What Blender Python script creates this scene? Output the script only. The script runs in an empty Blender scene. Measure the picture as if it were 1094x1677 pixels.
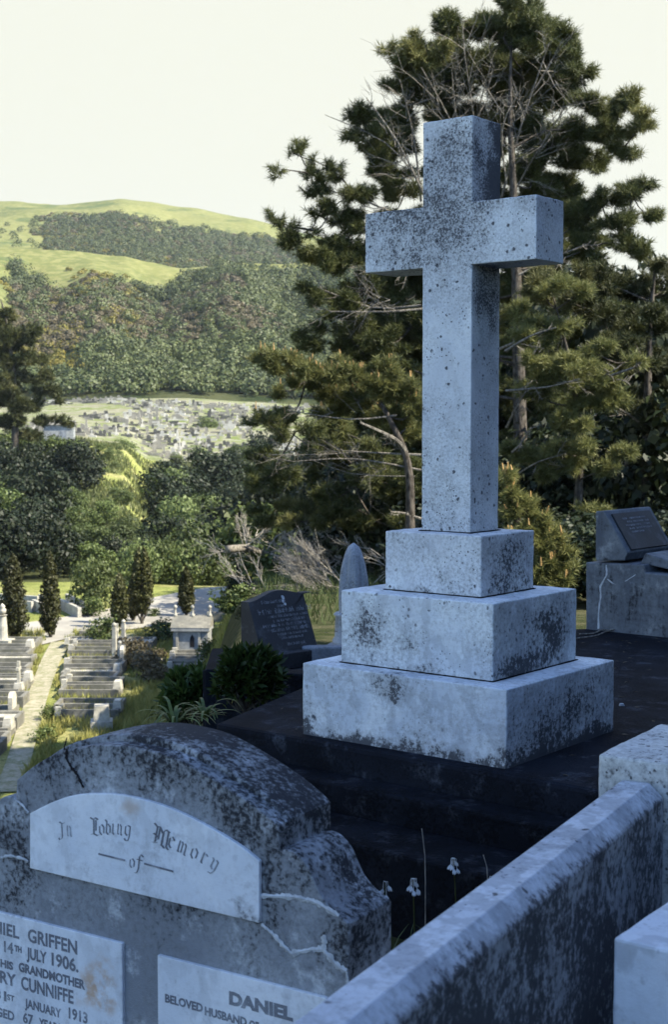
import bpy, math, random
import numpy as np
from math import radians as R, sin, cos, pi
from mathutils import Vector, Matrix
random.seed(7); rng = np.random.default_rng(11)
SC = bpy.context.scene; COL = SC.collection
# ------------------------------------------------------------------ camera model
FPX, HY, CX, CY = 2350., 695., 547., 838.5
PIT = math.atan((CY-HY)/FPX)
def ray(x, y):
    a = (x-CX)/FPX; b = -(y-CY)/FPX
    d = np.array([a, cos(PIT)+b*sin(PIT), -sin(PIT)+b*cos(PIT)]); return d/d[1]
def at(x, y, Y): return ray(x, y)*Y
def on_z(x, y, z): d = ray(x, y); return d*(z/d[2])
def on_plane(x, y, P0, e):
    """pixel -> (s, z) on the vertical plane through P0 with horizontal direction e"""
    d = ray(x, y); n = (-e[1], e[0])
    t = (P0[0]*n[0]+P0[1]*n[1])/(d[0]*n[0]+d[1]*n[1]); p = d*t
    return ((p[0]-P0[0])*e[0]+(p[1]-P0[1])*e[1], p[2])
# ------------------------------------------------------------------ objects
def tag(o, label=None, cat=None, group=None, kind=None):
    if label: o['label'] = label
    if cat: o['category'] = cat
    if group: o['group'] = group
    if kind: o['kind'] = kind
    return o
def empty(name, loc=(0,0,0), rz=0, label=None, cat=None, group=None):
    o = bpy.data.objects.new(name, None); COL.objects.link(o)
    o.location = [float(v) for v in loc]; o.rotation_euler = (0,0,rz); o.empty_display_size = .1
    return tag(o, label, cat, group)
def copy_tree(o, parent=None):
    c = o.copy(); COL.objects.link(c)
    if parent: c.parent = parent
    for ch in o.children: copy_tree(ch, c)
    return c
class MB:
    def __init__(s): s.v = []; s.f = []; s.n = 0; s.mi = []; s.cur = 0
    def add(s, V, F):
        V = np.asarray(V, float).reshape(-1, 3)
        s.v.append(V)
        for f in F: s.f.append([i+s.n for i in f]); s.mi.append(s.cur)
        s.n += len(V); return s
    def box(s, c, h, rz=0, taper=1, taper_y=None):
        ty = taper if taper_y is None else taper_y
        V = []
        for z in (-1, 1):
            for x, y in ((-1,-1),(1,-1),(1,1),(-1,1)):
                k = taper if z > 0 else 1; k2 = ty if z > 0 else 1
                X, Y = x*h[0]*k, y*h[1]*k2
                V.append((c[0]+X*cos(rz)-Y*sin(rz), c[1]+X*sin(rz)+Y*cos(rz), c[2]+z*h[2]))
        return s.add(V, [(3,2,1,0),(4,5,6,7),(0,1,5,4),(1,2,6,5),(2,3,7,6),(3,0,4,7)])
    def prism(s, poly, d0, d1):
        """poly: list of 3D points (ring); extruded between offsets d0 and d1 (vectors)"""
        P = np.asarray(poly, float); n = len(P)
        V = np.vstack([P+np.asarray(d0), P+np.asarray(d1)])
        F = [tuple(range(n)), tuple(range(2*n-1, n-1, -1))]
        for i in range(n):
            j = (i+1) % n; F.append((j, i, i+n, j+n))
        return s.add(V, F)
    def tube(s, pts, rad, n=7, cap=True):
        P = [Vector([float(q) for q in p]) for p in pts]; V = []; F = []
        m = len(P)
        if not hasattr(rad, '__len__'): rad = [rad]*m
        for i, p in enumerate(P):
            d = (P[min(i+1, m-1)]-P[max(i-1, 0)]).normalized()
            a = d.orthogonal() if i == 0 else (ap-d*ap.dot(d))
            if a.length < 1e-6: a = d.orthogonal()
            a.normalize(); ap = a; b = d.cross(a)
            for k in range(n):
                t = 2*pi*k/n; V.append(p+(a*cos(t)+b*sin(t))*rad[i])
        for i in range(m-1):
            for k in range(n):
                k2 = (k+1) % n; F.append((i*n+k, i*n+k2, (i+1)*n+k2, (i+1)*n+k))
        if cap: F += [tuple(range(n-1, -1, -1)), tuple(range((m-1)*n, m*n))]
        return s.add(V, F)
    def lathe(s, c, prof, n=20, sx=1, sy=1):
        V = []; F = []
        for r, z in prof:
            for k in range(n):
                t = 2*pi*k/n; V.append((c[0]+r*cos(t)*sx, c[1]+r*sin(t)*sy, c[2]+z))
        m = len(prof)
        for i in range(m-1):
            for k in range(n):
                k2 = (k+1) % n; F.append((i*n+k, i*n+k2, (i+1)*n+k2, (i+1)*n+k))
        F += [tuple(range(n-1, -1, -1)), tuple(range((m-1)*n, m*n))]
        return s.add(V, F)
    def build(s, name, mat, parent=None, smooth=False, bevel=0, seg=2, loc=None, rz=0):
        V = np.vstack(s.v) if s.v else np.zeros((0, 3))
        me = bpy.data.meshes.new(name); me.from_pydata(V.tolist(), [], s.f)
        mats = mat if isinstance(mat, (list, tuple)) else [mat]
        for m in mats: me.materials.append(m)
        if len(mats) > 1: me.polygons.foreach_set('material_index', s.mi)
        if smooth: me.polygons.foreach_set('use_smooth', [True]*len(me.polygons))
        me.validate(); me.update()
        o = bpy.data.objects.new(name, me); COL.objects.link(o)
        if parent: o.parent = parent
        if loc is not None: o.location = [float(q) for q in loc]
        if rz: o.rotation_euler[2] = rz
        if bevel:
            b = o.modifiers.new('bevel', 'BEVEL'); b.width = bevel; b.segments = seg; b.limit_method = 'ANGLE'; b.angle_limit = R(35)
        return o
def raw_mesh(name, V, F, mat, mi=None, k=None):
    """fast mesh: V (n,3), F (m,k) all same size, or faces 3 and 4"""
    me = bpy.data.meshes.new(name); V = np.ascontiguousarray(V, np.float32); F = np.ascontiguousarray(F, np.int32)
    m, k = F.shape
    me.vertices.add(len(V)); me.vertices.foreach_set('co', V.ravel())
    me.loops.add(m*k); me.loops.foreach_set('vertex_index', F.ravel())
    me.polygons.add(m); me.polygons.foreach_set('loop_start', np.arange(0, m*k, k, dtype=np.int32))
    me.polygons.foreach_set('loop_total', np.full(m, k, np.int32))
    mats = mat if isinstance(mat, (list, tuple)) else [mat]
    for q in mats: me.materials.append(q)
    if mi is not None: me.polygons.foreach_set('material_index', np.asarray(mi, np.int32))
    me.update(calc_edges=True); return me
def mobj(name, me, parent=None, loc=None):
    o = bpy.data.objects.new(name, me); COL.objects.link(o)
    if parent: o.parent = parent
    if loc is not None: o.location = [float(q) for q in loc]
    return o
def smooth_curve(pts, k=4):
    P = [np.asarray(p, float) for p in pts]; out = []
    for i in range(len(P)-1):
        p0, p1, p2, p3 = P[max(i-1, 0)], P[i], P[i+1], P[min(i+2, len(P)-1)]
        for j in range(k):
            t = j/k; out.append(.5*((2*p1)+(-p0+p2)*t+(2*p0-5*p1+4*p2-p3)*t*t+(-p0+3*p1-3*p2+p3)*t**3))
    out.append(P[-1]); return out
def sst(a, b, x): t = np.clip((x-a)/(b-a), 0, 1); return t*t*(3-2*t)
# value noise (numpy), for terrain and scatter
_perm = np.random.default_rng(3).random((256, 256))
def vnoise(x, y, f=1.):
    x = np.asarray(x, float)*f; y = np.asarray(y, float)*f
    xi = np.floor(x).astype(int); yi = np.floor(y).astype(int); u = x-xi; v = y-yi
    u = u*u*(3-2*u); v = v*v*(3-2*v); g = lambda a, b: _perm[a % 256, b % 256]
    return (g(xi, yi)*(1-u)+g(xi+1, yi)*u)*(1-v)+(g(xi, yi+1)*(1-u)+g(xi+1, yi+1)*u)*v
def fbm(x, y, f=1., o=4):
    s = 0; a = .5
    for i in range(o): s = s+a*vnoise(np.asarray(x)+17.3*i, np.asarray(y)-9.1*i, f*2**i); a *= .5
    return s/(1-.5**o)

# ------------------------------------------------------------------ materials
class NT:
    def __init__(s, name):
        s.m = bpy.data.materials.new(name); s.m.use_nodes = True; s.t = s.m.node_tree; s.t.nodes.clear()
        s.out = s.t.nodes.new('ShaderNodeOutputMaterial'); s.co = None
    def n(s, typ, **kw):
        o = s.t.nodes.new(typ)
        for k, v in kw.items(): setattr(o, k, v)
        return o
    def set(s, sock, v):
        if isinstance(v, bpy.types.NodeSocket): s.t.links.new(v, sock)
        else: sock.default_value = v
    def coord(s, which='Object'):
        if s.co is None: s.co = s.n('ShaderNodeTexCoord')
        return s.co.outputs[which]
    def math(s, op, a, b=0., clamp=False):
        o = s.n('ShaderNodeMath', operation=op, use_clamp=clamp); s.set(o.inputs[0], a); s.set(o.inputs[1], b); return o.outputs[0]
    def scale(s, vec, k):
        o = s.n('ShaderNodeVectorMath', operation='MULTIPLY'); s.set(o.inputs[0], vec); o.inputs[1].default_value = k; return o.outputs[0]
    def noise(s, scale, detail=6, rough=.6, vec=None, dist=0., color=False):
        o = s.n('ShaderNodeTexNoise'); s.set(o.inputs['Vector'], vec if vec is not None else s.coord())
        o.inputs['Scale'].default_value = scale; o.inputs['Detail'].default_value = detail
        o.inputs['Roughness'].default_value = rough; o.inputs['Distortion'].default_value = dist
        return o.outputs['Color' if color else 'Fac']
    def voro(s, scale, vec=None, feat='F1', out='Distance'):
        o = s.n('ShaderNodeTexVoronoi', feature=feat); s.set(o.inputs['Vector'], vec if vec is not None else s.coord())
        o.inputs['Scale'].default_value = scale; return o.outputs[out]
    def ss(s, a, b, x, lo=0., hi=1.):
        o = s.n('ShaderNodeMapRange', interpolation_type='SMOOTHSTEP'); s.set(o.inputs['Value'], x)
        o.inputs['From Min'].default_value = a; o.inputs['From Max'].default_value = b
        o.inputs['To Min'].default_value = lo; o.inputs['To Max'].default_value = hi; return o.outputs['Result']
    def mix(s, f, a, b):
        o = s.n('ShaderNodeMix', data_type='RGBA'); s.set(o.inputs[0], f)
        for k, v in ((6, a), (7, b)):
            if not isinstance(v, bpy.types.NodeSocket): v = (*v[:3], 1)
            s.set(o.inputs[k], v)
        return o.outputs[2]
    def hsv(s, col, v):
        o = s.n('ShaderNodeHueSaturation'); s.set(o.inputs['Color'], col); s.set(o.inputs['Value'], v); return o.outputs[0]
    def warp(s, amt, scale):
        c = s.noise(scale, 4, .6, color=True)
        a = s.n('ShaderNodeVectorMath', operation='SUBTRACT'); s.set(a.inputs[0], c); a.inputs[1].default_value = (.5, .5, .5)
        b = s.n('ShaderNodeVectorMath', operation='SCALE'); s.set(b.inputs[0], a.outputs[0]); b.inputs['Scale'].default_value = amt
        d = s.n('ShaderNodeVectorMath', operation='ADD'); s.set(d.inputs[0], s.coord()); s.set(d.inputs[1], b.outputs[0]); return d.outputs[0]
    def blob(s, vec, c, r):
        a = s.n('ShaderNodeVectorMath', operation='SUBTRACT'); s.set(a.inputs[0], vec); a.inputs[1].default_value = c
        b = s.n('ShaderNodeVectorMath', operation='DIVIDE'); s.set(b.inputs[0], a.outputs[0]); b.inputs[1].default_value = r
        l = s.n('ShaderNodeVectorMath', operation='LENGTH'); s.set(l.inputs[0], b.outputs[0])
        return s.ss(1., .25, l.outputs['Value'])
    def done(s, col, rough=.8, bump=None, bstr=.3, bdist=.004, spec=.3, trans=None, tcol=None):
        p = s.n('ShaderNodeBsdfPrincipled'); s.set(p.inputs['Base Color'], col if isinstance(col, bpy.types.NodeSocket) else (*col, 1))
        s.set(p.inputs['Roughness'], rough); p.inputs['Specular IOR Level'].default_value = spec
        if bump is not None:
            b = s.n('ShaderNodeBump'); b.inputs['Strength'].default_value = bstr; b.inputs['Distance'].default_value = bdist
            s.set(b.inputs['Height'], bump); s.set(p.inputs['Normal'], b.outputs[0])
        sh = p.outputs[0]
        if trans:
            t = s.n('ShaderNodeBsdfTranslucent'); s.set(t.inputs[0], tcol if tcol is not None else col)
            mx = s.n('ShaderNodeMixShader'); mx.inputs[0].default_value = trans
            s.t.links.new(sh, mx.inputs[1]); s.t.links.new(t.outputs[0], mx.inputs[2]); sh = mx.outputs[0]
        s.t.links.new(sh, s.out.inputs[0]); return s.m
def stone(name, c1, c2, dark, thr=.60, soft=.045, spots=0., streak=0., masks=(), base_z=None, rust=(), fs=55, ls=5,
          rough=.75, bstr=.35, vein=.0, pale=None, cover=.9, sden=.52, wamp=.17, spec=.25):
    """weathered stone: c1/c2 clean colours, dark = lichen, soot and painted shade, masks = (centre, radii, amount) of soiling or painted shade"""
    t = NT(name); w = t.warp(wamp, 6)
    n1 = t.noise(ls, 8, .62); n2 = t.noise(fs, 7, .72)
    col = t.mix(t.ss(.35, .65, t.noise(2.6, 5, .6, dist=.6)), c1, c2)
    if vein:
        v = t.n('ShaderNodeTexWave', bands_direction='DIAGONAL'); s_ = t.scale(t.coord(), (1., 1., .55)); t.set(v.inputs['Vector'], s_)
        v.inputs['Scale'].default_value = 2.2; v.inputs['Distortion'].default_value = 14; v.inputs['Detail'].default_value = 5
        v.inputs['Detail Scale'].default_value = 1.6; v.inputs['Detail Roughness'].default_value = .65
        col = t.mix(t.math('MULTIPLY', t.ss(.55, .95, v.outputs['Fac']), vein), col, [q*.5 for q in c2])
    col = t.mix(t.ss(.40, .62, n2, 0, .22), col, [q*.62 for q in c1])
    if pale is not None: col = t.mix(t.ss(.52, .66, t.noise(9, 7, .68)), col, pale)
    mixn = t.math('ADD', t.math('MULTIPLY', n1, .42), t.math('MULTIPLY', n2, .58))
    bias = None
    for c, r, a in masks:
        b = t.math('MULTIPLY', t.blob(w, c, r), a); bias = b if bias is None else t.math('ADD', bias, b)
    if streak:
        sn = t.noise(1, 5, .6, vec=t.scale(t.coord(), (34, 34, 2.6)))
        b = t.math('MULTIPLY', t.math('SUBTRACT', sn, .5), streak); bias = b if bias is None else t.math('ADD', bias, b)
    if base_z is not None:
        z0, z1, a = base_z; sp = t.n('ShaderNodeSeparateXYZ'); t.set(sp.inputs[0], t.warp(.22, 9))
        b = t.math('MULTIPLY', t.ss(z1, z0, sp.outputs[2]), a); bias = b if bias is None else t.math('ADD', bias, b)
    tot = mixn if bias is None else t.math('ADD', mixn, bias)
    d1 = t.ss(thr-soft, thr+soft, tot)
    # broad film of soot and painted shade under the speckle
    film = t.ss(thr-.19, thr+.03, tot, 0, .75)
    col = t.mix(film, col, [q*.38+k*.5 for q, k in zip(c1, dark)])
    col = t.mix(t.math('MULTIPLY', d1, cover), col, dark)
    if spots:
        vd = t.voro(26, vec=t.warp(.02, 40)); m2 = t.ss(.5, .62, t.noise(3.3, 3, .6))
        vd2 = t.voro(60, vec=t.warp(.012, 70))
        sp_ = t.math('MAXIMUM', t.math('MULTIPLY', t.ss(.24, .13, vd), t.ss(sden, sden+.08, t.noise(12, 2, .5))), t.math('MULTIPLY', t.ss(.26, .13, vd2), t.ss(sden-.02, sden+.08, t.noise(7, 3, .6))))
        col = t.mix(t.math('MULTIPLY', sp_, spots), col, dark)
    for c, r, rc, a in rust:
        m = t.math('MULTIPLY', t.blob(w, c, r), t.ss(.38, .62, t.noise(22, 5, .65)))
        col = t.mix(t.math('MULTIPLY', m, a), col, rc)
    h = t.math('ADD', t.math('MULTIPLY', n2, .7), t.math('MULTIPLY', d1, .5))
    h = t.math('ADD', h, t.math('MULTIPLY', t.noise(240, 3, .6), .5))
    return t.done(col, rough, h, bstr, .004, spec)
def leafmat(name, a, b, trans=.25, var=.5, rough=.55, hue_noise=.35, scale=1.2, c3=None, c3amt=(.6, .75)):
    t = NT(name); g = t.n('ShaderNodeNewGeometry')
    r = g.outputs['Random Per Island']
    nz = t.noise(scale, 3, .6)
    oi = t.n('ShaderNodeObjectInfo')
    f = t.math('ADD', t.math('MULTIPLY', r, 1-hue_noise), t.math('MULTIPLY', t.ss(.35, .65, nz), hue_noise))
    col = t.mix(f, a, b)
    if c3 is not None: col = t.mix(t.ss(c3amt[0], c3amt[1], t.noise(scale*.6, 2, .5, vec=t.coord())), col, c3)
    col = t.hsv(col, t.math('ADD', t.math('MULTIPLY', oi.outputs['Random'], .5), .52))
    return t.done(col, rough, spec=.25, trans=trans)
def barkmat(name, a, b, sc=18):
    t = NT(name); n = t.noise(1, 6, .65, vec=t.scale(t.coord(), (sc, sc, sc*.35)))
    return t.done(t.mix(t.ss(.38, .62, n), a, b), .9, n, .8, .02, .1)
def plain(name, c, rough=.8, var=.25, sc=6):
    t = NT(name); n = t.noise(sc, 5, .6)
    return t.done(t.mix(t.ss(.35, .65, n), c, [q*(1-var) for q in c]), rough, n, .2, .01, .2)
M = {}
MARX, MAR2, LICH_SHADE = (.63,.66,.68), (.50,.53,.56), (.05,.054,.064)
HT = .295  # tier heights in local metres, cross foot at z=0
M['mar_shaft'] = stone('weathered_marble_cross', (.74,.78,.79), (.60,.64,.68), LICH_SHADE, thr=.632, soft=.055, spots=.9, sden=.47, vein=.15, fs=110, masks=(
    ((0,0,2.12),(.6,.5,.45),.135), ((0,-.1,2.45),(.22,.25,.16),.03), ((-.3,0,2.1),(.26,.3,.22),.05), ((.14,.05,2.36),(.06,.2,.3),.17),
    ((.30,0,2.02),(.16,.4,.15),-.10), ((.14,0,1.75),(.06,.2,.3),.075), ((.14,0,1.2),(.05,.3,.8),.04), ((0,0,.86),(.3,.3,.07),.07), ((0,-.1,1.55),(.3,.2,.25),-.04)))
M['mar_up'] = stone('weathered_marble_upper_block', (.74,.78,.79), (.60,.63,.67), LICH_SHADE, thr=.632, fs=80, spots=.9, vein=.2, masks=(
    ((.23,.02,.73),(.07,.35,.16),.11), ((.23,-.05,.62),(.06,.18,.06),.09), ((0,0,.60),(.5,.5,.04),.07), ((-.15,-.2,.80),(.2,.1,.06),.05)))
M['mar_mid'] = stone('veined_marble_middle_block', (.74,.79,.81), (.57,.62,.68), LICH_SHADE, thr=.642, spots=.75, vein=.32, masks=(
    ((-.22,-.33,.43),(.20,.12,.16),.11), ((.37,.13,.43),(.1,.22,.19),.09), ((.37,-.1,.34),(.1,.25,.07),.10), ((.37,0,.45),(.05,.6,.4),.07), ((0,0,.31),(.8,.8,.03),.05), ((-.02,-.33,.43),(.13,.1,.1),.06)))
M['mar_base'] = stone('stained_marble_lower_block', (.74,.79,.82), (.56,.62,.69), LICH_SHADE, thr=.642, spots=.45, vein=.32, streak=.13, masks=(
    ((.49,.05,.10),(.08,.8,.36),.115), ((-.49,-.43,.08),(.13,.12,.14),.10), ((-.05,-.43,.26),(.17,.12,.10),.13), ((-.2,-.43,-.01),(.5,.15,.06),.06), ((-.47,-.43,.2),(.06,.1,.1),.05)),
    base_z=(.0, .085, .15))
M['mar_wall'] = stone('speckled_marble_kerb_wall', (.56,.60,.65), (.42,.46,.52), LICH_SHADE, thr=.635, spots=.9, vein=.45, wamp=.02, masks=(
    ((.02,1.40,.9),(.12,.08,.2),.09), ((.135,.2,.40),(.075,6,1.3),.25)))  # the long mask paints shade over the right face, among real specks
M['mar_pillar'] = stone('lichen_spotted_marble_pillar', (.60,.62,.60), (.46,.49,.52), LICH_SHADE, thr=.61, spots=.95, sden=.44, masks=(((0,-.2,.85),(.5,.12,.25),.05),))
M['mar_near'] = stone('pale_marble_block', (.74,.78,.82), (.54,.58,.64), LICH_SHADE, thr=.70, spots=.25, vein=.45)
M['tablet'] = stone('white_marble_tablet', (.72,.76,.80), (.60,.65,.71), (.10,.11,.13), thr=.69, spots=.15, vein=.22, masks=(
    ((-.03,0,.72),(.05,.2,.06),.13), ((.0,0,.0),(.001,.001,.001),0)), rust=(((-.36,0,.90),(.05,.1,.03),(.42,.30,.20),.55), ((-.46,0,.48),(.07,.1,.07),(.45,.27,.13),.75)))
CONC = (.33,.36,.39)
M['concrete'] = stone('lichened_concrete', CONC, (.20,.22,.25), (.022,.024,.030), thr=.56, soft=.05, pale=(.50,.54,.58), cover=.92, fs=70, ls=6, bstr=.7, spec=.06, masks=(
    ((-.45,.12,1.06),(.9,.3,.14),.05), ((.05,.15,.9),(.35,.4,.2),.05), ((-.4,.2,1.1),(1.1,.17,.35),.055), ((-.3,0,.55),(.6,.2,.2),-.08), ((-.2,.1,.35),(.9,.3,.3),-.05), ((.12,0,.62),(.14,.1,.12),-.05), ((.2,.1,.72),(.1,.3,.1),.05)))
M['mortar'] = plain('pale_repair_mortar', (.50,.54,.58), .9, .35, 40)
M['crack'] = plain('dark_crack', (.012,.012,.015))
M['lead'] = stone('grey_lead_lettering', (.21,.23,.26), (.14,.15,.18), (.08,.08,.10), thr=.62, pale=(.34,.37,.41), fs=90)
M['granite'] = stone('dark_granite', (.034,.037,.044), (.018,.020,.025), (.008,.009,.012), thr=.58, fs=120, pale=(.075,.08,.09), rough=.6)
M['greystone'] = stone('grey_weathered_stone', (.22,.24,.27), (.14,.16,.19), (.03,.03,.035), thr=.60, streak=.12)
M['terrace'] = stone('black_stained_concrete_paving', (.016,.020,.029), (.009,.011,.016), (.010,.011,.014), thr=.55, fs=90, pale=(.06,.07,.09), cover=.8, bstr=.9, spec=.04)
M['ledge'] = stone('black_stained_concrete_step', (.012,.015,.022), (.006,.008,.012), (.006,.007,.009), thr=.55, fs=60, pale=(.042,.047,.058), cover=.85, bstr=.9, spec=.04)
M['memorial'] = stone('streaked_concrete_memorial', (.17,.19,.21), (.085,.10,.125), (.02,.022,.028), thr=.60, streak=.26, pale=(.25,.275,.29), fs=30, masks=(((0,0,.2),(.4,.4,.25),.04),))
M['soil'] = plain('dark_soil', (.020,.020,.017), .95, .5, 14)

# ------------------------------------------------------------------ world, sun, camera
SUN_AZ, SUN_EL = R(-18), R(45)
sd = Vector((cos(SUN_EL)*cos(SUN_AZ), cos(SUN_EL)*sin(SUN_AZ), sin(SUN_EL)))
w = bpy.data.worlds.new('World'); SC.world = w; w.use_nodes = True; wt = w.node_tree; wt.nodes.clear()
def wn(t, **k):
    o = wt.nodes.new(t)
    for a, b in k.items(): setattr(o, a, b)
    return o
sky = wn('ShaderNodeTexSky', sky_type='NISHITA', sun_disc=False); sky.sun_elevation = SUN_EL
sky.sun_rotation = math.atan2(sd.x, sd.y); sky.altitude = 100; sky.air_density = 1.0; sky.dust_density = .6; sky.ozone_density = 3.0
tint = wn('ShaderNodeMix', data_type='RGBA', blend_type='MULTIPLY'); tint.inputs[0].default_value = 1; tint.inputs[7].default_value = (.90, .98, 1.08, 1)
wt.links.new(sky.outputs[0], tint.inputs[6])
tc = wn('ShaderNodeTexCoord'); sep = wn('ShaderNodeSeparateXYZ'); wt.links.new(tc.outputs['Generated'], sep.inputs[0])
def wm(op, a, b=0, cl=False):
    o = wn('ShaderNodeMath', operation=op, use_clamp=cl)
    for i, v in enumerate((a, b)):
        if isinstance(v, bpy.types.NodeSocket): wt.links.new(v, o.inputs[i])
        else: o.inputs[i].default_value = v
    return o.outputs[0]
mr = wn('ShaderNodeMapRange', interpolation_type='SMOOTHSTEP'); wt.links.new(sep.outputs[2], mr.inputs['Value'])
mr.inputs['From Min'].default_value = .75; mr.inputs['From Max'].default_value = .34
dn = wn('ShaderNodeVectorMath', operation='DOT_PRODUCT'); wt.links.new(tc.outputs['Generated'], dn.inputs[0]); dn.inputs[1].default_value = (-.55, .835, 0)
mr2 = wn('ShaderNodeMapRange', interpolation_type='SMOOTHSTEP'); wt.links.new(dn.outputs['Value'], mr2.inputs['Value'])
mr2.inputs['From Min'].default_value = -.25; mr2.inputs['From Max'].default_value = .55
hz = wm('MULTIPLY', mr.outputs[0], mr2.outputs[0])
mixs = wn('ShaderNodeMix', data_type='RGBA'); wt.links.new(hz, mixs.inputs[0]); wt.links.new(tint.outputs[2], mixs.inputs[6])
SKYC = (2.30, 2.33, 2.04); mixs.inputs[7].default_value = (*SKYC, 1)
bg = wn('ShaderNodeBackground'); bg.inputs[1].default_value = .12; wt.links.new(mixs.outputs[2], bg.inputs[0])
wo = wn('ShaderNodeOutputWorld'); wt.links.new(bg.outputs[0], wo.inputs[0])
sl = bpy.data.lights.new('sun', 'SUN'); sl.energy = 4.6; sl.angle = R(.5); sl.color = (1., .92, .74)
so = bpy.data.objects.new('sun', sl); COL.objects.link(so); so.rotation_euler = sd.to_track_quat('Z', 'Y').to_euler()
cam = bpy.data.cameras.new('camera'); co = bpy.data.objects.new('camera', cam); COL.objects.link(co); SC.camera = co
cam.sensor_fit = 'VERTICAL'; cam.sensor_height = 36; cam.lens = FPX/1677*36; cam.clip_start = .05; cam.clip_end = 9000
co.rotation_euler = (pi/2-PIT, 0, 0)
cam.dof.use_dof = True; cam.dof.focus_distance = 5.4; cam.dof.aperture_fstop = 9
SC.view_settings.view_transform = 'Standard'; SC.view_settings.look = 'None'; SC.view_settings.exposure = 1.72; SC.view_settings.gamma = 1
SC.cycles.max_bounces = 6; SC.cycles.diffuse_bounces = 1; SC.cycles.transmission_bounces = 3; SC.cycles.transparent_max_bounces = 4
SC.cycles.volume_bounces = 0
# ------------------------------------------------------------------ the tall cross
Z0 = -1.278
CA = R(51.68); CU = (sin(CA), -cos(CA)); CV = (cos(CA), sin(CA))
def rough_box(mb, hx, hy, z0, z1, jit=.0012, n=14, c=(0,0)):
    """box whose edges wander by a millimetre or two, so that they do not look machined"""
    bm = [];
    mb.box((c[0], c[1], (z0+z1)/2), (hx, hy, (z1-z0)/2))
cross = empty('stone_cross', (.52, 5.9, Z0), -(pi/2-CA), 'tall weathered white marble cross on three stepped marble blocks', 'cross')
def worn(o, strength=.004, lv=5, size=.06):
    sd_ = o.modifiers.new('grid', 'SUBSURF'); sd_.subdivision_type = 'SIMPLE'; sd_.levels = lv; sd_.render_levels = lv
    tx = bpy.data.textures.get('wear%g' % size) or bpy.data.textures.new('wear%g' % size, 'CLOUDS'); tx.noise_scale = size; tx.noise_depth = 3
    d = o.modifiers.new('wear', 'DISPLACE'); d.texture = tx; d.strength = strength; d.mid_level = .5; d.texture_coords = 'LOCAL'
    return o
m = MB()
sx, sy, zt = .119, .106, 1.218+1.278
za, zb, zs = .634-Z0, .88-Z0, -.437-Z0
ax = .412
xs_ = (-ax, -sx, sx, ax); zs_ = (zs, (zs+za)/2, za, zb, zt)
cell = lambda i, j: 0 <= i < 3 and 0 <= j < 4 and (i == 1 or j == 2)
Q = lambda *p: m.add(p, [(0,1,2,3)])
for i in range(3):
    for j in range(4):
        if not cell(i, j): continue
        x0, x1, z0, z1 = xs_[i], xs_[i+1], zs_[j], zs_[j+1]
        Q((x0,-sy,z0),(x1,-sy,z0),(x1,-sy,z1),(x0,-sy,z1)); Q((x1,sy,z0),(x0,sy,z0),(x0,sy,z1),(x1,sy,z1))
        if not cell(i-1, j): Q((x0,sy,z0),(x0,-sy,z0),(x0,-sy,z1),(x0,sy,z1))
        if not cell(i+1, j): Q((x1,-sy,z0),(x1,sy,z0),(x1,sy,z1),(x1,-sy,z1))
        if not cell(i, j-1): Q((x0,sy,z0),(x1,sy,z0),(x1,-sy,z0),(x0,-sy,z0))
        if not cell(i, j+1): Q((x0,-sy,z1),(x1,-sy,z1),(x1,sy,z1),(x0,sy,z1))
import bmesh
o = m.build('cross_shaft', M['mar_shaft'], cross); q_ = bmesh.new(); q_.from_mesh(o.data); bmesh.ops.remove_doubles(q_, verts=q_.verts, dist=1e-5); q_.to_mesh(o.data); q_.free()
b_ = o.modifiers.new('bevel', 'BEVEL'); b_.width = .004; b_.segments = 2; b_.limit_method = 'ANGLE'; b_.angle_limit = R(35); worn(o, .0045)
for nm, hx, hy, a, b, mt in (('upper_block', .233, .203, -.680, -.437, 'mar_up'), ('middle_block', .367, .326, -.980, -.6803, 'mar_mid'), ('lower_block', .491, .427, -1.298, -.9803, 'mar_base')):
    m = MB(); m.box((0, 0, (a+b)/2-Z0), (hx, hy, (b-a)/2)); worn(m.build(nm, M[mt], cross, bevel=.005), .006)
for nm, hx, hy, z in (('mortar_joint', .129, .116, -.436), ('mortar_joint', .240, .211, -.6795), ('mortar_joint', .374, .334, -.9795)):
    # thin dirty bedding line where each block meets the one below
    m = MB(); m.box((0, 0, z-Z0+.0016), (hx, hy, .0015)); m.build(nm, M['ledge'], cross, bevel=.0016)
# ------------------------------------------------------------------ terrace, steps, floor
def flat(name, pts, z0, z1, mat, kind='structure', bevel=.01, lab=None, cat=None):
    m = MB(); m.prism([(p[0], p[1], z1) for p in pts], (0,0,0), (0,0,z0-z1))
    # prism faces: make sure winding is outward
    o = m.build(name, mat, bevel=bevel)
    import bmesh
    bm = bmesh.new(); bm.from_mesh(o.data); bmesh.ops.recalc_face_normals(bm, faces=bm.faces); bm.to_mesh(o.data); bm.free()
    if kind: o['kind'] = kind
    if lab: tag(o, lab, cat)
    return o
A_ = (-.51, 6.08); dE = (CU[0], CU[1])
def along(s): return (A_[0]+dE[0]*s, A_[1]+dE[1]*s)
flat('terrace', [along(4.6), (6.5, 3.3), (6.5, 8.6), (3.2, 9.6), (1.9, 9.05), (1.0, 8.75), (.3, 8.1), (-.15, 6.95), A_], -1.95, Z0, M['terrace'], bevel=.018)
nE = (-CV[0], -CV[1])
def off(p, k): return (p[0]+nE[0]*k, p[1]+nE[1]*k)
flat('step', [off(along(-.12), .14), off(along(4.6), .17), off(along(4.6), .0011), off(along(-.12), .0011)], -1.95, -1.39, M['ledge'], bevel=.012)
flat('step', [off(along(.0), .42), off(along(4.6), .50), off(along(4.6), .171), off(along(0), .141)], -1.95, -1.50, M['ledge'], bevel=.012)
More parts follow.
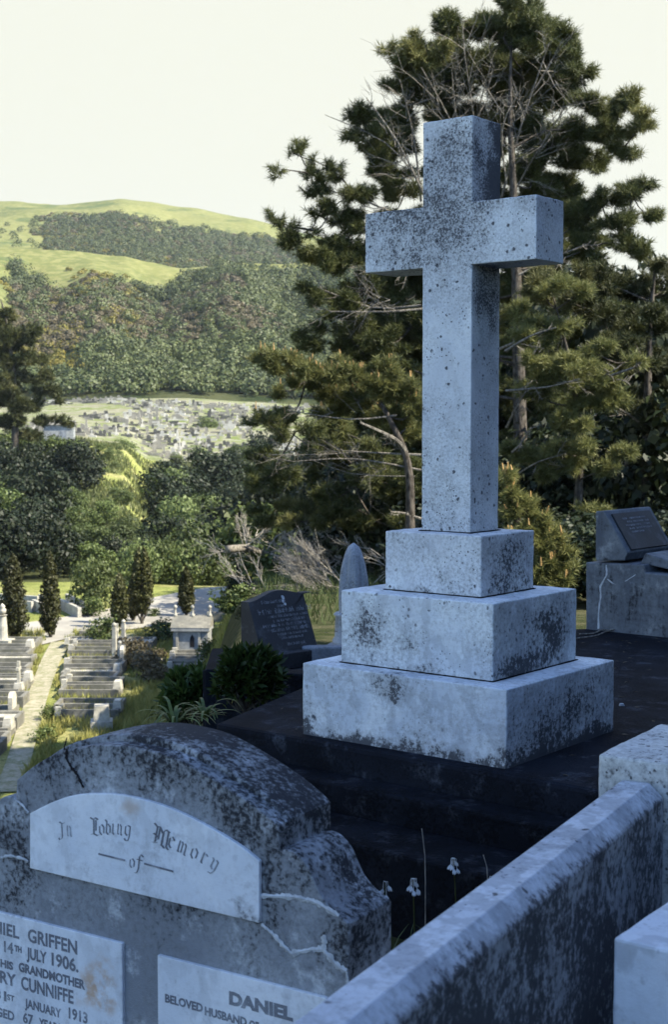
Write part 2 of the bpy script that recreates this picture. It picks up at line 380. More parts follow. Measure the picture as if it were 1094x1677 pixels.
m = MB(); m.box((0,0,0), (.013,.009,.006), taper=.6); o = m.build('pebble', M['mortar'], loc=(*on_z(1019,1156,Z0)[:2], Z0+.006), bevel=.002)
tag(o, 'tiny white pebble lying on the dark paving right of the cross', 'pebble')
# ------------------------------------------------------------------ foreground headstone
HP = (-.157, 3.0); HA = R(57.5); HE = (sin(HA), -cos(HA)); HZ = -1.78
def hl(x, y): return on_plane(x, y, HP, HE)          # (s, z world)
HPT = (HP[0]-.009*cos(HA), HP[1]-.009*sin(HA))
def hlt(x, y): return on_plane(x, y, HPT, HE)
def hpt(x, y): s, z = hlt(x, y); return (s, 0, z-HZ)
def hp(x, y, d=0): s, z = hl(x, y); return (s, d, z-HZ)
hs = empty('arched_headstone', (HP[0], HP[1], HZ), -(pi/2-HA), 'large arched concrete headstone with three white marble tablets and cracked scrolled shoulder', 'headstone')
arch = [hp(x, y) for x, y in [(27,1277),(60,1251),(100,1231),(157,1221),(195,1221),(229,1226),(284,1241),(338,1270),(386,1300),(422,1325),(455,1352)]]
arch = smooth_curve(arch, 4)
scr = smooth_curve([hp(x, y) for x, y in [(458,1393),(470,1392),(486,1399),(503,1418),(514,1442),(526,1468),(543,1490),(560,1504),(571,1514)]], 4)
sR = scr[-1][0]
# mirror for the far (left) shoulder, which leaves the frame
sc_ = arch[len(arch)//2][0]; mid = (arch[0][0]+arch[-1][0])/2
left = [(2*mid-p[0], 0, p[2]) for p in scr][::-1]
outline = left + arch + scr + [(sR, 0, -.3), (left[0][0], 0, -.3)]
TH = .175
import bmesh
def face_prism(name, outl, y0, y1, mat, parent, bevel, seg=2, smooth=False):
    m = MB(); m.prism([(p[0], 0, p[2]) for p in outl], (0,y0,0), (0,y1,0)); o = m.build(name, mat, parent)
    bm = bmesh.new(); bm.from_mesh(o.data); bmesh.ops.recalc_face_normals(bm, faces=bm.faces)
    bm.to_mesh(o.data); bm.free()
    if bevel:
        b = o.modifiers.new('bevel', 'BEVEL'); b.width = bevel; b.segments = seg; b.limit_method = 'ANGLE'; b.angle_limit = R(50)
    return o
body = face_prism('slab', outline, 0, TH, M['concrete'], hs, .012)
# coping lip over the arch, standing a little higher behind the front arris
lip = [(p[0], 0, p[2]+.014*sin(pi*i/(len(arch)-1))**.5+.003) for i, p in enumerate(arch)]
ring = lip + [(p[0], 0, p[2]-.06) for p in arch[::-1]]
face_prism('coping', ring, .045, TH+.035, M['concrete'], hs, .012, 3)
m = MB(); m.box((sR+.07, .11, .20), (.085, .14, .22)); m.build('end_block', M['concrete'], hs, bevel=.01)
x0_, x1_ = left[0][0], sR
m = MB(); m.box(((x0_+x1_)/2+.05, .12, .02), ((x1_-x0_)/2+.22, .22, .12)); m.build('base', M['concrete'], hs, bevel=.012)
m = MB(); m.box(((x0_-.07), .11, .20), (.085, .14, .22)); m.build('end_block', M['concrete'], hs, bevel=.01)
# tablets
def tablet(pts, d=.009):
    return face_prism('tablet', pts, -d, .01, M['tablet'], hs, .002)
tt = smooth_curve([hpt(x, y) for x, y in [(48,1332),(80,1316),(110,1305),(145,1300),(200,1302),(262,1318),(310,1338),(360,1365),(395,1387),(424,1410)]], 3)
t1 = tablet(tt + [hpt(424,1512), hpt(48,1422)])
zc = lambda p, q: [p, q]
pr = hpt(199,1545); pl = hpt(0,1490)
sl2 = -1.20
t2 = tablet([(sl2, 0, pr[2]), pr, (pr[0], 0, .12), (sl2, 0, .12)])
ql = hpt(257,1564)
t3 = tablet([ql, (sR-.05, 0, ql[2]), (sR-.05, 0, .12), (ql[0], 0, .12)])
_tmpc = 0
def text_mesh(txt, size, bold=0.0, cond=1., depth=.0):
    cu = bpy.data.curves.new('t', 'FONT'); cu.body = txt; cu.size = size; cu.offset = bold; cu.resolution_u = 3
    o = bpy.data.objects.new('t', cu); COL.objects.link(o); bpy.context.view_layer.update()
    me = bpy.data.meshes.new_from_object(o.evaluated_get(bpy.context.evaluated_depsgraph_get()))
    V = [(v.co.x*cond, v.co.y) for v in me.vertices]; F = [tuple(p.vertices) for p in me.polygons]
    bpy.data.objects.remove(o); bpy.data.curves.remove(cu); bpy.data.meshes.remove(me)
    return V, F
def put_text(mb, txt, x, z, size, y, bold=.0, width=None, center=False, ang=0, map3=None):
    V, F = text_mesh(txt, size, bold)
    a = np.array(V)
    if width: a[:, 0] *= width/(a[:, 0].max()-a[:, 0].min())
    a[:, 0] -= a[:, 0].min()
    if center: a[:, 0] -= a[:, 0].max()/2
    c, s = cos(ang), sin(ang)
    P = [(x+p[0]*c-p[1]*s, y, z+p[0]*s+p[1]*c) for p in a]
    if map3: P = [map3(q) for q in P]
    mb.add(P, F)
# left tablet lines: (text, px of left start, px of right end on the baseline, cap height px)
YT = -.0095
def line(mb, txt, xl, yl, xr, yr, cap, bold=.0):
    s0, z0 = hlt(xl, yl); s1, z1 = hlt(xr, yr); z = (z0+z1)/2
    hm = abs(hl((xl+xr)/2, (yl+yr)/2)[1]-hl((xl+xr)/2, (yl+yr)/2-cap)[1])
    put_text(mb, txt, s0, z-HZ, hm/.70, YT, bold, width=s1-s0)
L2 = MB()
e0 = hl(31, 1536)
line(L2, 'DANIEL', -42, 1519, 31, 1536, 19, .0013)
line(L2, 'GRIFFEN', 45, 1541, 126, 1563, 21, .0013)
line(L2, '14', 6, 1558, 21, 1562, 17, .0013)
line(L2, 'TH', 23, 1557, 35, 1560, 9, .0013)
line(L2, 'JULY', 43, 1570, 76, 1577, 18, .0013)
line(L2, '1906.', 84, 1580, 128, 1592, 20, .0013)
line(L2, 'HIS', 0, 1583, 21, 1588, 12, .0013)
line(L2, 'GRANDMOTHER', 30, 1590, 139, 1620, 14, .0014)
line(L2, 'MARY', -32, 1600, 26, 1615, 19, .0013)
line(L2, 'CUNNIFFE', 34, 1618, 120, 1645, 21, .0013)
line(L2, '31', -10, 1634, 10, 1639, 15, .0011)
line(L2, 'ST', 11, 1637, 23, 1640, 9, .0007)
line(L2, 'JANUARY', 40, 1650, 100, 1666, 14, .0011)
line(L2, '1913', 112, 1666, 143, 1677, 17, .0011)
line(L2, 'AGED', -18, 1661, 23, 1670, 14, .0011)
line(L2, '67', 37, 1674, 54, 1679, 16, .0011)
line(L2, 'YEARS', 63, 1681, 100, 1692, 14, .0011)
L2.build('lettering', M['lead'], t2)
L3 = MB()
line(L3, 'DANIEL', 375, 1643, 480, 1672, 20, 0.0022)
line(L3, 'BELOVED', 270, 1640, 332, 1658, 13, .0011)
line(L3, 'HUSBAND', 335, 1660, 404, 1682, 13, .0011)
line(L3, 'OF', 408, 1683, 424, 1688, 13, .0011)
L3.build('lettering', M['lead'], t3)
# blackletter: strokes of a broad nib
G = {
 'I': [[(.0,.95),(.12,1.04),(.3,.95),(.5,1.04)], [(.27,.95),(.27,.12)], [(.27,.12),(.22,-.02),(.05,-.1),(.0,-.02)]],
 'n': [[(.02,.62),(.12,.7),(.12,.05),(.2,.0)], [(.12,.55),(.3,.7),(.4,.58),(.4,.05),(.48,.0)]],
 'L': [[(.0,1.0),(.15,.94),(.32,1.05),(.5,.98)], [(.22,.95),(.22,.1)], [(.36,.9),(.36,.3)], [(.05,.0),(.22,.08),(.45,.0),(.62,.1)]],
 'o': [[(.25,.7),(.05,.55),(.05,.15),(.22,.0)], [(.25,.7),(.42,.55),(.42,.15),(.22,.0)]],
 'v': [[(.0,.95),(.12,.85),(.1,.1),(.25,.0),(.42,.15),(.42,.55),(.25,.7),(.12,.6)]],
 'i': [[(.02,.64),(.12,.7),(.12,.08),(.22,.0)], [(.08,.88),(.16,.96)]],
 'g': [[(.28,.7),(.06,.58),(.06,.15),(.22,.02),(.4,.14)], [(.28,.7),(.44,.66),(.42,.0),(.34,-.3),(.14,-.34),(.04,-.24)]],
 'M': [[(.0,1.05),(.15,.95),(.3,1.0)], [(.18,.95),(.18,.1),(.02,.0)], [(.32,.98),(.32,.3)], [(.32,.98),(.5,.75),(.66,1.0),(.86,.94)], [(.54,.78),(.54,.05)], [(.8,.94),(.8,.1),(.92,.0)], [(.05,.5),(.3,.42)], [(.1,.0),(.3,.08)], [(.6,.06),(.7,-.02)]],
 'e': [[(.22,.68),(.06,.55),(.06,.15),(.22,.0),(.38,.1)], [(.22,.7),(.38,.55),(.08,.36)]],
 'm': [[(.02,.62),(.12,.7),(.12,.04),(.18,.0)], [(.12,.56),(.27,.7),(.34,.6),(.34,.04)], [(.34,.56),(.5,.7),(.58,.6),(.58,.05),(.66,.0)]],
 'r': [[(.02,.62),(.12,.7),(.12,.05),(.2,.0)], [(.12,.52),(.28,.7),(.4,.62)]],
 'y': [[(.02,.68),(.12,.6),(.1,.12),(.24,.0),(.4,.14)], [(.3,.7),(.44,.62),(.4,.0),(.28,-.3),(.08,-.32)]],
 'f': [[(.42,.92),(.28,1.0),(.18,.85),(.18,.0),(.1,-.25),(.0,-.28)], [(.02,.62),(.42,.66)]],
 '-': [[(0,.35),(1,.35)]],
}
_lay = [0]
def black(mb, ch, x, z, h, ang, nib=.052, wx=1.):
    nx, nz = nib*cos(R(38))*.95, nib*sin(R(38))*.95
    c, s = cos(ang), sin(ang)
    for st in G[ch]:
        for (a, b), (c2, d2) in zip(st[:-1], st[1:]):
            _lay[0] += 1; y = YT-.00002*(_lay[0] % 40)
            ex, ez = (c2-a), (d2-b); l = math.hypot(ex, ez) or 1; ex, ez = ex/l*.02, ez/l*.02
            q = [(a-nx-ex, b-nz-ez), (a+nx-ex, b+nz-ez), (c2+nx+ex, d2+nz+ez), (c2-nx+ex, d2-nz+ez)]
            mb.add([(x+(p[0]*wx*c-p[1]*s)*h, y, z+(p[0]*wx*s+p[1]*c)*h) for p in q], [(0,1,2,3)])
L1 = MB()
for ch, x, y, cap, ang, wx in [('I',96,1372,26,4,.95),('n',108,1368,24,2,.85),
      ('L',148,1366,28,0,.95),('o',162,1366,25,0,.8),('v',172,1365,25,-2,.8),('i',182,1365,25,-3,.8),('n',190,1365,25,-5,.8),('g',203,1367,26,-7,.8),
      ('M',248,1378,31,-13,1.0),('e',274,1385,28,-17,.85),('m',288,1392,28,-19,.85),('o',310,1402,28,-23,.85),('r',326,1410,28,-25,.85),('y',342,1419,28,-27,.85),
      ('o',211,1419,23,-8,.85),('f',222,1422,27,-9,.9)]:
    s, z = hlt(x, y); h = abs(z-hl(x, y-cap)[1])*1.05; black(L1, ch, s, z-HZ, h, R(ang), .066, wx*1.25)
for (xa, ya), (xb, yb) in (((161,1398),(205,1409)), ((236,1414),(284,1427))):
    a, b = hpt(xa, ya), hpt(xb, yb); m_ = .0022
    L1.add([(a[0], YT-.001, a[2]-m_), (b[0], YT-.001, b[2]-m_), (b[0], YT-.001, b[2]+m_), (a[0], YT-.001, a[2]+m_)], [(0,1,2,3)])
L1.build('lettering', M['lead'], t1)
# mortared cracks: ragged ribbons lying proud of the face
def ribbon(mb, pts, wd, y, ragged=.4, k=6):
    P = smooth_curve([hp(x, yy) for x, yy in pts], k); P = [np.array([p[0], 0, p[2]]) for p in P]
    n = len(P); up = []; dn = []
    for i in range(n):
        d = P[min(i+1, n-1)]-P[max(i-1, 0)]; d /= np.linalg.norm(d); q = np.array([-d[2], 0, d[0]])
        wdt = wd*(1+ragged*random.uniform(-1, 1))*(.55 if i in (0, n-1) else 1); j = q*random.uniform(-.0015, .0015)
        up.append(P[i]+q*wdt+j); dn.append(P[i]-q*wdt+j)
    V = [(*(u[:1]), y, u[2]) for u in up]+[(d[0], y, d[2]) for d in dn]+[(P[i][0], y-.0018, P[i][2]) for i in range(n)]
    V = [tuple(float(c) for c in v) for v in V]
    F = []
    for i in range(n-1): F += [(i, i+1, 2*n+i+1, 2*n+i), (2*n+i, 2*n+i+1, n+i+1, n+i)]
    mb.add(V, F)
cr = MB()
for pts, wd in (([(428,1466),(455,1467),(480,1468),(505,1473),(522,1479),(540,1490),(556,1500)], .0055), ([(429,1513),(445,1527),(462,1545),(479,1562)], .0055),
                ([(478,1562),(495,1557),(514,1554),(531,1554)], .006), ([(531,1530),(532,1545),(531,1554),(542,1568),(556,1583),(569,1590)], .0065),
                ([(0,1404),(22,1402),(47,1410)], .0035), ([(28,1311),(40,1322),(47,1331)], .0035), ([(569,1590),(570,1610)], .003)):
    ribbon(cr, pts, wd, -.0022)
cr.build('crack_filling', M['mortar'], body)
cr = MB(); ribbon(cr, [(110,1226),(109,1240),(118,1258),(128,1270),(137,1290)], .0038, -.0024, .5); ribbon(cr, [(115,1206),(112,1216),(110,1226)], .002, -.012)
cr.build('open_crack', M['crack'], body)
# ------------------------------------------------------------------ marble kerb wall and pillars
WP = (-.038, 1.914); WA = R(28.2); WD = (sin(WA), cos(WA)); WL = 1.44
kw = empty('marble_kerb_wall', (WP[0], WP[1], -1.7), -WA, 'long speckled marble kerb wall with bevelled top running to the lichen spotted pillar', 'wall')
m = MB(); T = .9
prof = [(0,0,.0),(0,0,T-.006),(.003,0,T),(.066,0,T+.001),(.095,0,T-.026),(.098,0,T-.032),(.098,0,0)]
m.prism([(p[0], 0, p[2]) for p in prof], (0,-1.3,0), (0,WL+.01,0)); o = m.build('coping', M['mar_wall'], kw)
bm = bmesh.new(); bm.from_mesh(o.data); bmesh.ops.recalc_face_normals(bm, faces=bm.faces); bm.to_mesh(o.data); bm.free()
b = o.modifiers.new('bevel', 'BEVEL'); b.width = .0015; b.segments = 1; b.limit_method = 'ANGLE'; b.angle_limit = R(15)
def pillar(name, px_, py_, z, ang, wx, wy, mat, lab, Y, zb=-1.75):
    p = at(px_, py_, Y); a = R(ang); e = (cos(a), -sin(a)); v = (sin(a), cos(a)); c = (p[0]+e[0]*wx/2+v[0]*wy/2, p[1]+e[1]*wx/2+v[1]*wy/2)
    m = MB(); m.box((0, 0, (p[2]-zb)/2), (wx/2, wy/2, (p[2]-zb)/2)); o = worn(m.build(name, M[mat], bevel=.006, loc=(c[0], c[1], zb), rz=-a), .005)
    return tag(o, lab, 'pillar')
pillar('marble_pillar', 980, 1235, 0, 33, .42, .40, 'mar_pillar', 'lichen spotted marble pillar at the far end of the kerb wall', 3.235)
pillar('marble_pillar', 1005, 1535, 0, 36, .40, .45, 'mar_near', 'clean pale marble block at the bottom right corner, nearest the camera', 2.378)
# ------------------------------------------------------------------ terrain
TH_ = np.array([-.9,-.24,-.19,-.147,-.128,-.105,-.062,-.02,.1,.25,.9])
def yz(ypx, Y): return (HY-ypx)/FPX*Y
def col(*pairs): return pairs
ROWS = [ # Y, z for each theta column
 (82,  [-9.6]*7+[-9.4,-8,-7,-5]),
 (102, [-10.3]*5+[-11,-11.5,-11,-9,-7,-5]),
 (130, [-8.5,-8.6,-8.4,-8.6,-10.2,-12,-12.5,-12,-10,-8,-5]),
 (175, [-2.2,-2.6,-2.8,-4.6,-9.2,-10.5,-10.5,-10,-9,-7,-4]),
 (200, [-1.5,-1.8,-1.8,-3.0,-5.4,-5.6,-5.6,-5.6,-5.4,-4,-2]),
 (215, [-1.1,-1.2,-1.2,-2.2,-4.2,-4.6,-4.8,-4.8,-4.5,-3.5,-1]),
 (275, [1.6,1.3,1.3,1.2,.8,.6,.4,.2,.1,1,3]),
 (340, [5.8,5.4,5.4,5.9,5.9,5.8,5.0,4.4,4,4,6]),
 (362, [7.5,7,7,7.3,7.3,7.3,6.6,6,6,6,9]),
 (440, [34,26,22,23,24,25,27,25,24,26,30]),
 (520, [58,49,43,41,40,42,46,44,40,42,44]),
 (590, [76,68,66,62,59,59,63,61,56,50,50]),
 (640, [84,79,78,76,73,70,73,71,64,56,54]),
 (700, [82,79,79,76,72,68,71,69,62,56,54]),
 (800, [88,82,82,82,82,80,78,72,62,56,54]),
 (950, [135,122,118,118,117,115,108,98,80,68,60]),
 (1100,[170,158,158,159,156,153,145,132,104,84,70]),
 (1250,[196,191,187,191,189,184,177,162,125,98,80]),
 (1500,[190,188,185,186,184,180,170,155,122,95,80]),
 (2600,[120,120,120,120,120,120,110,100,90,80,70]),
]
RY = np.array([r[0] for r in ROWS], float); RZ = np.array([r[1] for r in ROWS], float)
def interp2(th, Y):
    """smooth interpolation of the table"""
    th = np.clip(th, TH_[0], TH_[-1]); Y = np.clip(Y, RY[0], RY[-1])
    def cub(P0, P1, P2, P3, t): return .5*((2*P1)+(-P0+P2)*t+(2*P0-5*P1+4*P2-P3)*t*t+(-P0+3*P1-3*P2+P3)*t**3)
    i = np.clip(np.searchsorted(RY, Y, side='right')-1, 0, len(RY)-2); t = (Y-RY[i])/(RY[i+1]-RY[i])
    j = np.clip(np.searchsorted(TH_, th, side='right')-1, 0, len(TH_)-2); u = (th-TH_[j])/(TH_[j+1]-TH_[j])
    u = u*u*(3-2*u)*.5+u*.5
    def rowv(k):
        k = np.clip(k, 0, len(RY)-1); return RZ[k, j]*(1-u)+RZ[k, j+1]*u
    lin = rowv(i)*(1-t)+rowv(i+1)*t
    return lin*.5+cub(rowv(i-1), rowv(i), rowv(i+1), rowv(i+2), t)*.5
def near_z(x, y):
    x = np.asarray(x, float); y = np.asarray(y, float)
    zr = -1.80-.084*np.maximum(y-10, 0)
    zl = np.where(y < 9, -4.0, -4.0-5.6*sst(9, 22, y))
    xe = np.where(y > 9, -.055*y, np.interp(y, [-20, 2, 3.5, 6, 9], [-6, -4.2, -2.2, -.95, -.495]))
    t = sst(0, np.where(y > 9, 2.5, 2.0), xe-x)
    z = zr*(1-t)+zl*t
    z = z*(1-sst(46, 74, y))+np.minimum(-9.6, z)*sst(46, 74, y)
    z = z+.10*(fbm(x, y, .35, 3)-.5)*sst(10, 20, y)
    # unseen bank added on the right, beyond the picture, to block the sun
    bk = sst(7, 17, x)*(1-sst(14, 40, y))*5.5
    return z+bk
def H(x, y):
    x = np.asarray(x, float); y = np.asarray(y, float)
    th = x/np.maximum(y, 30)
    far = interp2(th, y)
    n = (fbm(x*.8+40, y*.55, .012, 4)-.5)
    far = far+n*34*sst(370, 520, y)*(1-.55*sst(610, 700, y))*(.25+.75*sst(900, 1100, y)+.4*(y < 640))
    # spurs and gullies running down the hillside
    g = np.abs(((th*11+.35*fbm(x, y, .006, 2)+y*.0012) % 1)-.5)*2
    far = far+((g-.5)*7+(fbm(x, y*.5, .02, 4)-.5)*16)*sst(380, 470, y)*(1-sst(585, 640, y))
    far = far+(fbm(x, y, .05, 3)-.5)*1.6*sst(84, 100, y)*(1-sst(190, 200, y)) + (fbm(x, y, .03, 3)-.5)*1.3*sst(200, 215, y)
    w_ = sst(80, 92, y)
    return near_z(x, y)*(1-w_)+far*w_
# --- ground materials
t = NT('hill_grass'); sp = t.n('ShaderNodeSeparateXYZ'); t.set(sp.inputs[0], t.coord())
n1 = t.noise(.012, 8, .6); n2 = t.noise(.25, 6, .65)
cg = t.mix(t.ss(.35, .65, n1), (.135,.142,.050), (.085,.100,.036)); cg = t.mix(t.ss(.4, .68, n2, 0, .7), cg, (.21,.20,.085))
cg = t.mix(t.ss(.52, .60, t.noise(.02, 9, .72), 0, .8), cg, (.055,.080,.03))
M['hill'] = t.done(cg, .95, n2, .6, .5, .05)
t = NT('bush_floor'); M['floor'] = t.done(t.mix(t.ss(.4, .6, t.noise(.06, 8, .7)), (.018,.028,.012), (.055,.060,.028)), .95, t.noise(.5, 5, .7), 1., .6, .02)  # dark undergrowth, with the shade between the trees painted in
t = NT('valley_grass'); n1 = t.noise(.5, 6, .65); n2 = t.noise(4, 6, .7); n3 = t.noise(.16, 4, .6)
cg = t.mix(t.ss(.35, .62, n1), (.235,.25,.075), (.15,.17,.045)); cg = t.mix(t.ss(.48, .62, n3, 0, .8), cg, (.30,.27,.12)); cg = t.mix(t.ss(.50, .66, n2, 0, .8), cg, (.06,.085,.025))
cg = t.mix(t.ss(.57, .63, t.noise(11, 4, .6), 0, .5), cg, (.36,.38,.16))
M['grass'] = t.done(cg, .95, t.noise(9, 6, .7), 1., .12, .05)
t = NT('dark_slope'); n1 = t.noise(1.5, 6, .65)
M['slope'] = t.done(t.mix(t.ss(.38, .62, n1), (.030,.038,.014), (.075,.072,.040)), .95, t.noise(8, 6, .7), 1., .08, .05)
t = NT('asphalt'); n1 = t.noise(.6, 6, .65); M['road'] = t.done(t.mix(t.ss(.3, .7, n1), (.30,.285,.25), (.20,.19,.17)), .9, t.noise(60, 3, .6), .3, .01, .1)
t = NT('gravel'); n1 = t.noise(3.5, 9, .78); M['gravel'] = t.done(t.mix(t.ss(.36, .62, n1), (.33,.295,.23), (.16,.165,.09)), .95, t.noise(20, 4, .6), .6, .03, .1)
t = NT('cemetery_ground'); n1 = t.noise(.10, 6, .7); n2 = t.noise(.5, 5, .7)
cg = t.mix(t.ss(.42, .56, n1), (.17,.165,.11), (.11,.135,.045)); cg = t.mix(t.ss(.5, .6, n2, 0, .8), cg, (.24,.23,.18)); M['cemg'] = t.done(cg, .95, n2, .5, .3, .05)
def grid_mesh(name, X, Yy, mat, smooth=True, mi=None):
    Z = H(X, Yy); a, b = X.shape; V = np.stack([X, Yy, Z], -1).reshape(-1, 3)
    i = np.arange(a*b).reshape(a, b); F = np.stack([i[:-1,:-1], i[:-1,1:], i[1:,1:], i[1:,:-1]], -1).reshape(-1, 4)
    me = raw_mesh(name, V, F, mat, mi(X, Yy) if mi else None)
    if smooth: me.polygons.foreach_set('use_smooth', [True]*len(me.polygons))
    return tag(mobj(name, me), kind='structure')
ys = np.concatenate([np.linspace(-30, 6, 40), np.linspace(6.3, 30, 90), np.linspace(30.5, 83, 80)])
xs = np.concatenate([np.linspace(-60, -16, 30), np.linspace(-15.6, 4, 120), np.linspace(4.5, 60, 40)])
X, Yy = np.meshgrid(xs, ys)
def mi_near(X, Y):
    x = (X[:-1,:-1]+X[1:,1:])/2; y = (Y[:-1,:-1]+Y[1:,1:])/2
    return np.where((x < -.05*y-2.2) & (y > 22), 0, np.where((y > 38) & (x < -.02*y), 0, 1)).astype(np.int32).ravel()
ground = grid_mesh('ground', X, Yy, [M['grass'], M['slope']], mi=mi_near)
ys = np.concatenate([np.linspace(82, 215, 70), np.linspace(217, 370, 50), np.geomspace(374, 2500, 210)])
ths = np.concatenate([np.linspace(-.95, -.30, 24), np.linspace(-.29, .02, 150), np.linspace(.03, .95, 40)])
X = np.outer(ys, ths); Yy = np.repeat(ys[:, None], len(ths), 1)
def nz(x, y, f, o=3): return fbm(x+500, y*.6, f, o)
def in_woods(x, y):
    th = x/y; f = (y < 612+50*(nz(x, y, .02)-.5)*2) & (y < 636) & ~((th < -.223) & (y > 470))
    b = (y > 850) & (y < 1080+70*(nz(x, y, .01)-.5)*2) & (th > -.20+.05*(nz(x, y, .02)-.5)) & (th < .02)
    return f | b
def mi_far(X, Y):
    y = (Y[:-1,:-1]+Y[1:,1:])/2; x = (X[:-1,:-1]+X[1:,1:])/2
    return np.where(y < 203, np.where((y > 89) & ((y < 132) | (x/y > -.124) | (x/y < np.interp(y, [132, 160, 196], [-.148, -.172, -.20]))), 3, 0), np.where(y < 352, 1, np.where(in_woods(x, y), 3, 2))).astype(np.int32).ravel()
grid_mesh('hills', X, Yy, [M['grass'], M['cemg'], M['hill'], M['floor']], mi=mi_far)
def strip(name, ctr, wid, mat, lift=.03, seg=40, kind='structure'):
    P = smooth_curve([(p[0], p[1]) for p in ctr], seg//max(1, len(ctr)-1)); V = []; F = []; K = 7
    ww = np.interp(np.linspace(0, 1, len(P)), np.linspace(0, 1, len(wid)), wid)
    for i, p in enumerate(P):
        d = P[min(i+1, len(P)-1)]-P[max(i-1, 0)]; d = d/np.linalg.norm(d); q = np.array([-d[1], d[0]])
        for k in range(K):
            a = p+q*ww[i]*(k/(K-1)-.5)*(1+.0*k); V.append((a[0], a[1], float(H(a[0], a[1]))+lift))
    for i in range(len(P)-1):
        for k in range(K-1): F.append((i*K+k, (i+1)*K+k, (i+1)*K+k+1, i*K+k+1))
    me = raw_mesh(name, np.array(V), np.array(F), mat); me.polygons.foreach_set('use_smooth', [True]*len(me.polygons))
    return tag(mobj(name, me), kind=kind)
def vg(x, y, z=-9.6): p = on_z(x, y, z); return (p[0], p[1])
strip('road', [vg(-330,1120), vg(-60,1060), vg(60,1035), vg(160,1022), vg(250,1005), vg(330,985), vg(430,968), vg(560,958)], [5.5,5.5,5.5,6,6,7,7], M['road'], .05, 70)
strip('path', [vg(10,1300), vg(35,1230), vg(58,1150), vg(82,1085), vg(100,1052)], [.65,.7,.75,.9], M['gravel'], .04)
strip('path', [vg(205,1040), vg(236,1062), vg(262,1105)], [1.0,.8], M['gravel'], .04)
# ------------------------------------------------------------------ foliage machinery
def needles(P, axis, n=40, L=.2, wd=.010, spread=1.0):
    """P (k,3) tuft centres, axis (k,3) shoot direction -> triangles of thin needles"""
    k = len(P); N = k*n
    c = np.repeat(P, n, 0); a = np.repeat(axis/np.linalg.norm(axis, axis=1, keepdims=True), n, 0)
    r = rng.normal(size=(N, 3)); r /= np.linalg.norm(r, axis=1, keepdims=True)
    d = a*.75+r*spread; d /= np.linalg.norm(d, axis=1, keepdims=True)
    base = c+a*(rng.random((N, 1))-.65)*L*1.1+r*.01
    l = L*(.65+.5*rng.random((N, 1)))
    tip = base+d*l+np.array([0, 0, -.04])*L
    s = np.cross(d, rng.normal(size=(N, 3))); s /= np.linalg.norm(s, axis=1, keepdims=True)
    V = np.stack([base-s*wd, base+s*wd, tip], 1).reshape(-1, 3)
    return V, np.arange(N*3).reshape(-1, 3)
def cards(P, nrm, size, asp=.6, jit=.7):
    """leaf-shaped quads at P facing nrm with jitter"""
    k = len(P); n = nrm+jit*rng.normal(size=(k, 3)); n /= np.linalg.norm(n, axis=1, keepdims=True)
    u = np.cross(n, rng.normal(size=(k, 3))); u /= np.linalg.norm(u, axis=1, keepdims=True); v = np.cross(n, u)
    s = (size*(.6+.7*rng.random((k, 1)))) if np.isscalar(size) else size[:, None]*(.7+.6*rng.random((k, 1)))
    fold = n*s*.25
    V = np.stack([P-u*s, P-v*s*asp+fold, P+u*s, P+v*s*asp+fold], 1).reshape(-1, 3)
    return V, np.arange(k*4).reshape(-1, 4)
def sphere_pts(k, c, r, up=.0):
    d = rng.normal(size=(k, 3)); d /= np.linalg.norm(d, axis=1, keepdims=True); d[:, 2] = np.abs(d[:, 2])*np.sign(d[:, 2]+up)
    rad = (.55+.45*rng.random((k, 1))**.5)
    return np.asarray(c)+d*rad*np.asarray(r), d
def crown_mesh(name, R_, Hh, nl, per, leaf, mat, z0=0., flat_=.75, lob=.45, asp=.6, jit=.7):
    V = []; o = 0
    for i in range(nl):
        t = rng.random(); zc = z0+Hh*(.25+.62*t); rr = R_*(1-.55*abs(t-.35))*(.35+.65*rng.random()); a = rng.random()*2*pi
        lr = R_*lob*(.7+.6*rng.random()); P, d = sphere_pts(per, (rr*cos(a)*.75, rr*sin(a)*.75, zc), (lr, lr, lr*flat_), .35)
        v, _ = cards(P, d, leaf, asp, jit); V.append(v)
    V = np.vstack(V); return raw_mesh(name, V, np.arange(len(V)).reshape(-1, 4), mat)
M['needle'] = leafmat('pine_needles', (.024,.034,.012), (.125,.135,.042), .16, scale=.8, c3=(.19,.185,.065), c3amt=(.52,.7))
M['needle_lit'] = leafmat('sun_painted_pine_needles', (.085,.105,.035), (.27,.27,.095), .3, scale=2)  # paler copy of the needles, sunlight painted into the colours
M['candle'] = plain('orange_pine_candles', (.34,.22,.09))
M['bark'] = barkmat('pine_bark', (.028,.024,.020), (.095,.083,.07))
M['deadwood'] = barkmat('bleached_dead_wood', (.16,.145,.125), (.36,.33,.28), 25)
M['twig'] = barkmat('grey_dead_twigs', (.085,.078,.068), (.22,.20,.17), 25)
M['leaf'] = leafmat('broad_leaves', (.030,.050,.015), (.130,.165,.045), .15, scale=.25)
M['leaf_pale'] = leafmat('pale_green_leaves', (.075,.105,.035), (.155,.19,.065), .3, scale=.25)
M['leaf_dark'] = leafmat('dark_leaves', (.009,.016,.007), (.026,.038,.013), .1, scale=.25)  # near-black foliage, shade of the thicket painted into its colour
M['cypress'] = leafmat('cypress_foliage', (.030,.036,.010), (.085,.085,.028), .15, scale=.8)
M['gorse'] = leafmat('yellow_gorse', (.09,.10,.02), (.32,.26,.045), .2, scale=.2)
M['heath'] = leafmat('brown_scrub', (.065,.056,.034), (.150,.122,.064), .12, scale=.15)
M['wood'] = leafmat('hillside_wood', (.032,.050,.016), (.115,.135,.042), .12, scale=.03)
M['shrub'] = leafmat('glossy_shrub_leaves', (.020,.050,.012), (.085,.130,.030), .3, scale=6, rough=.35)
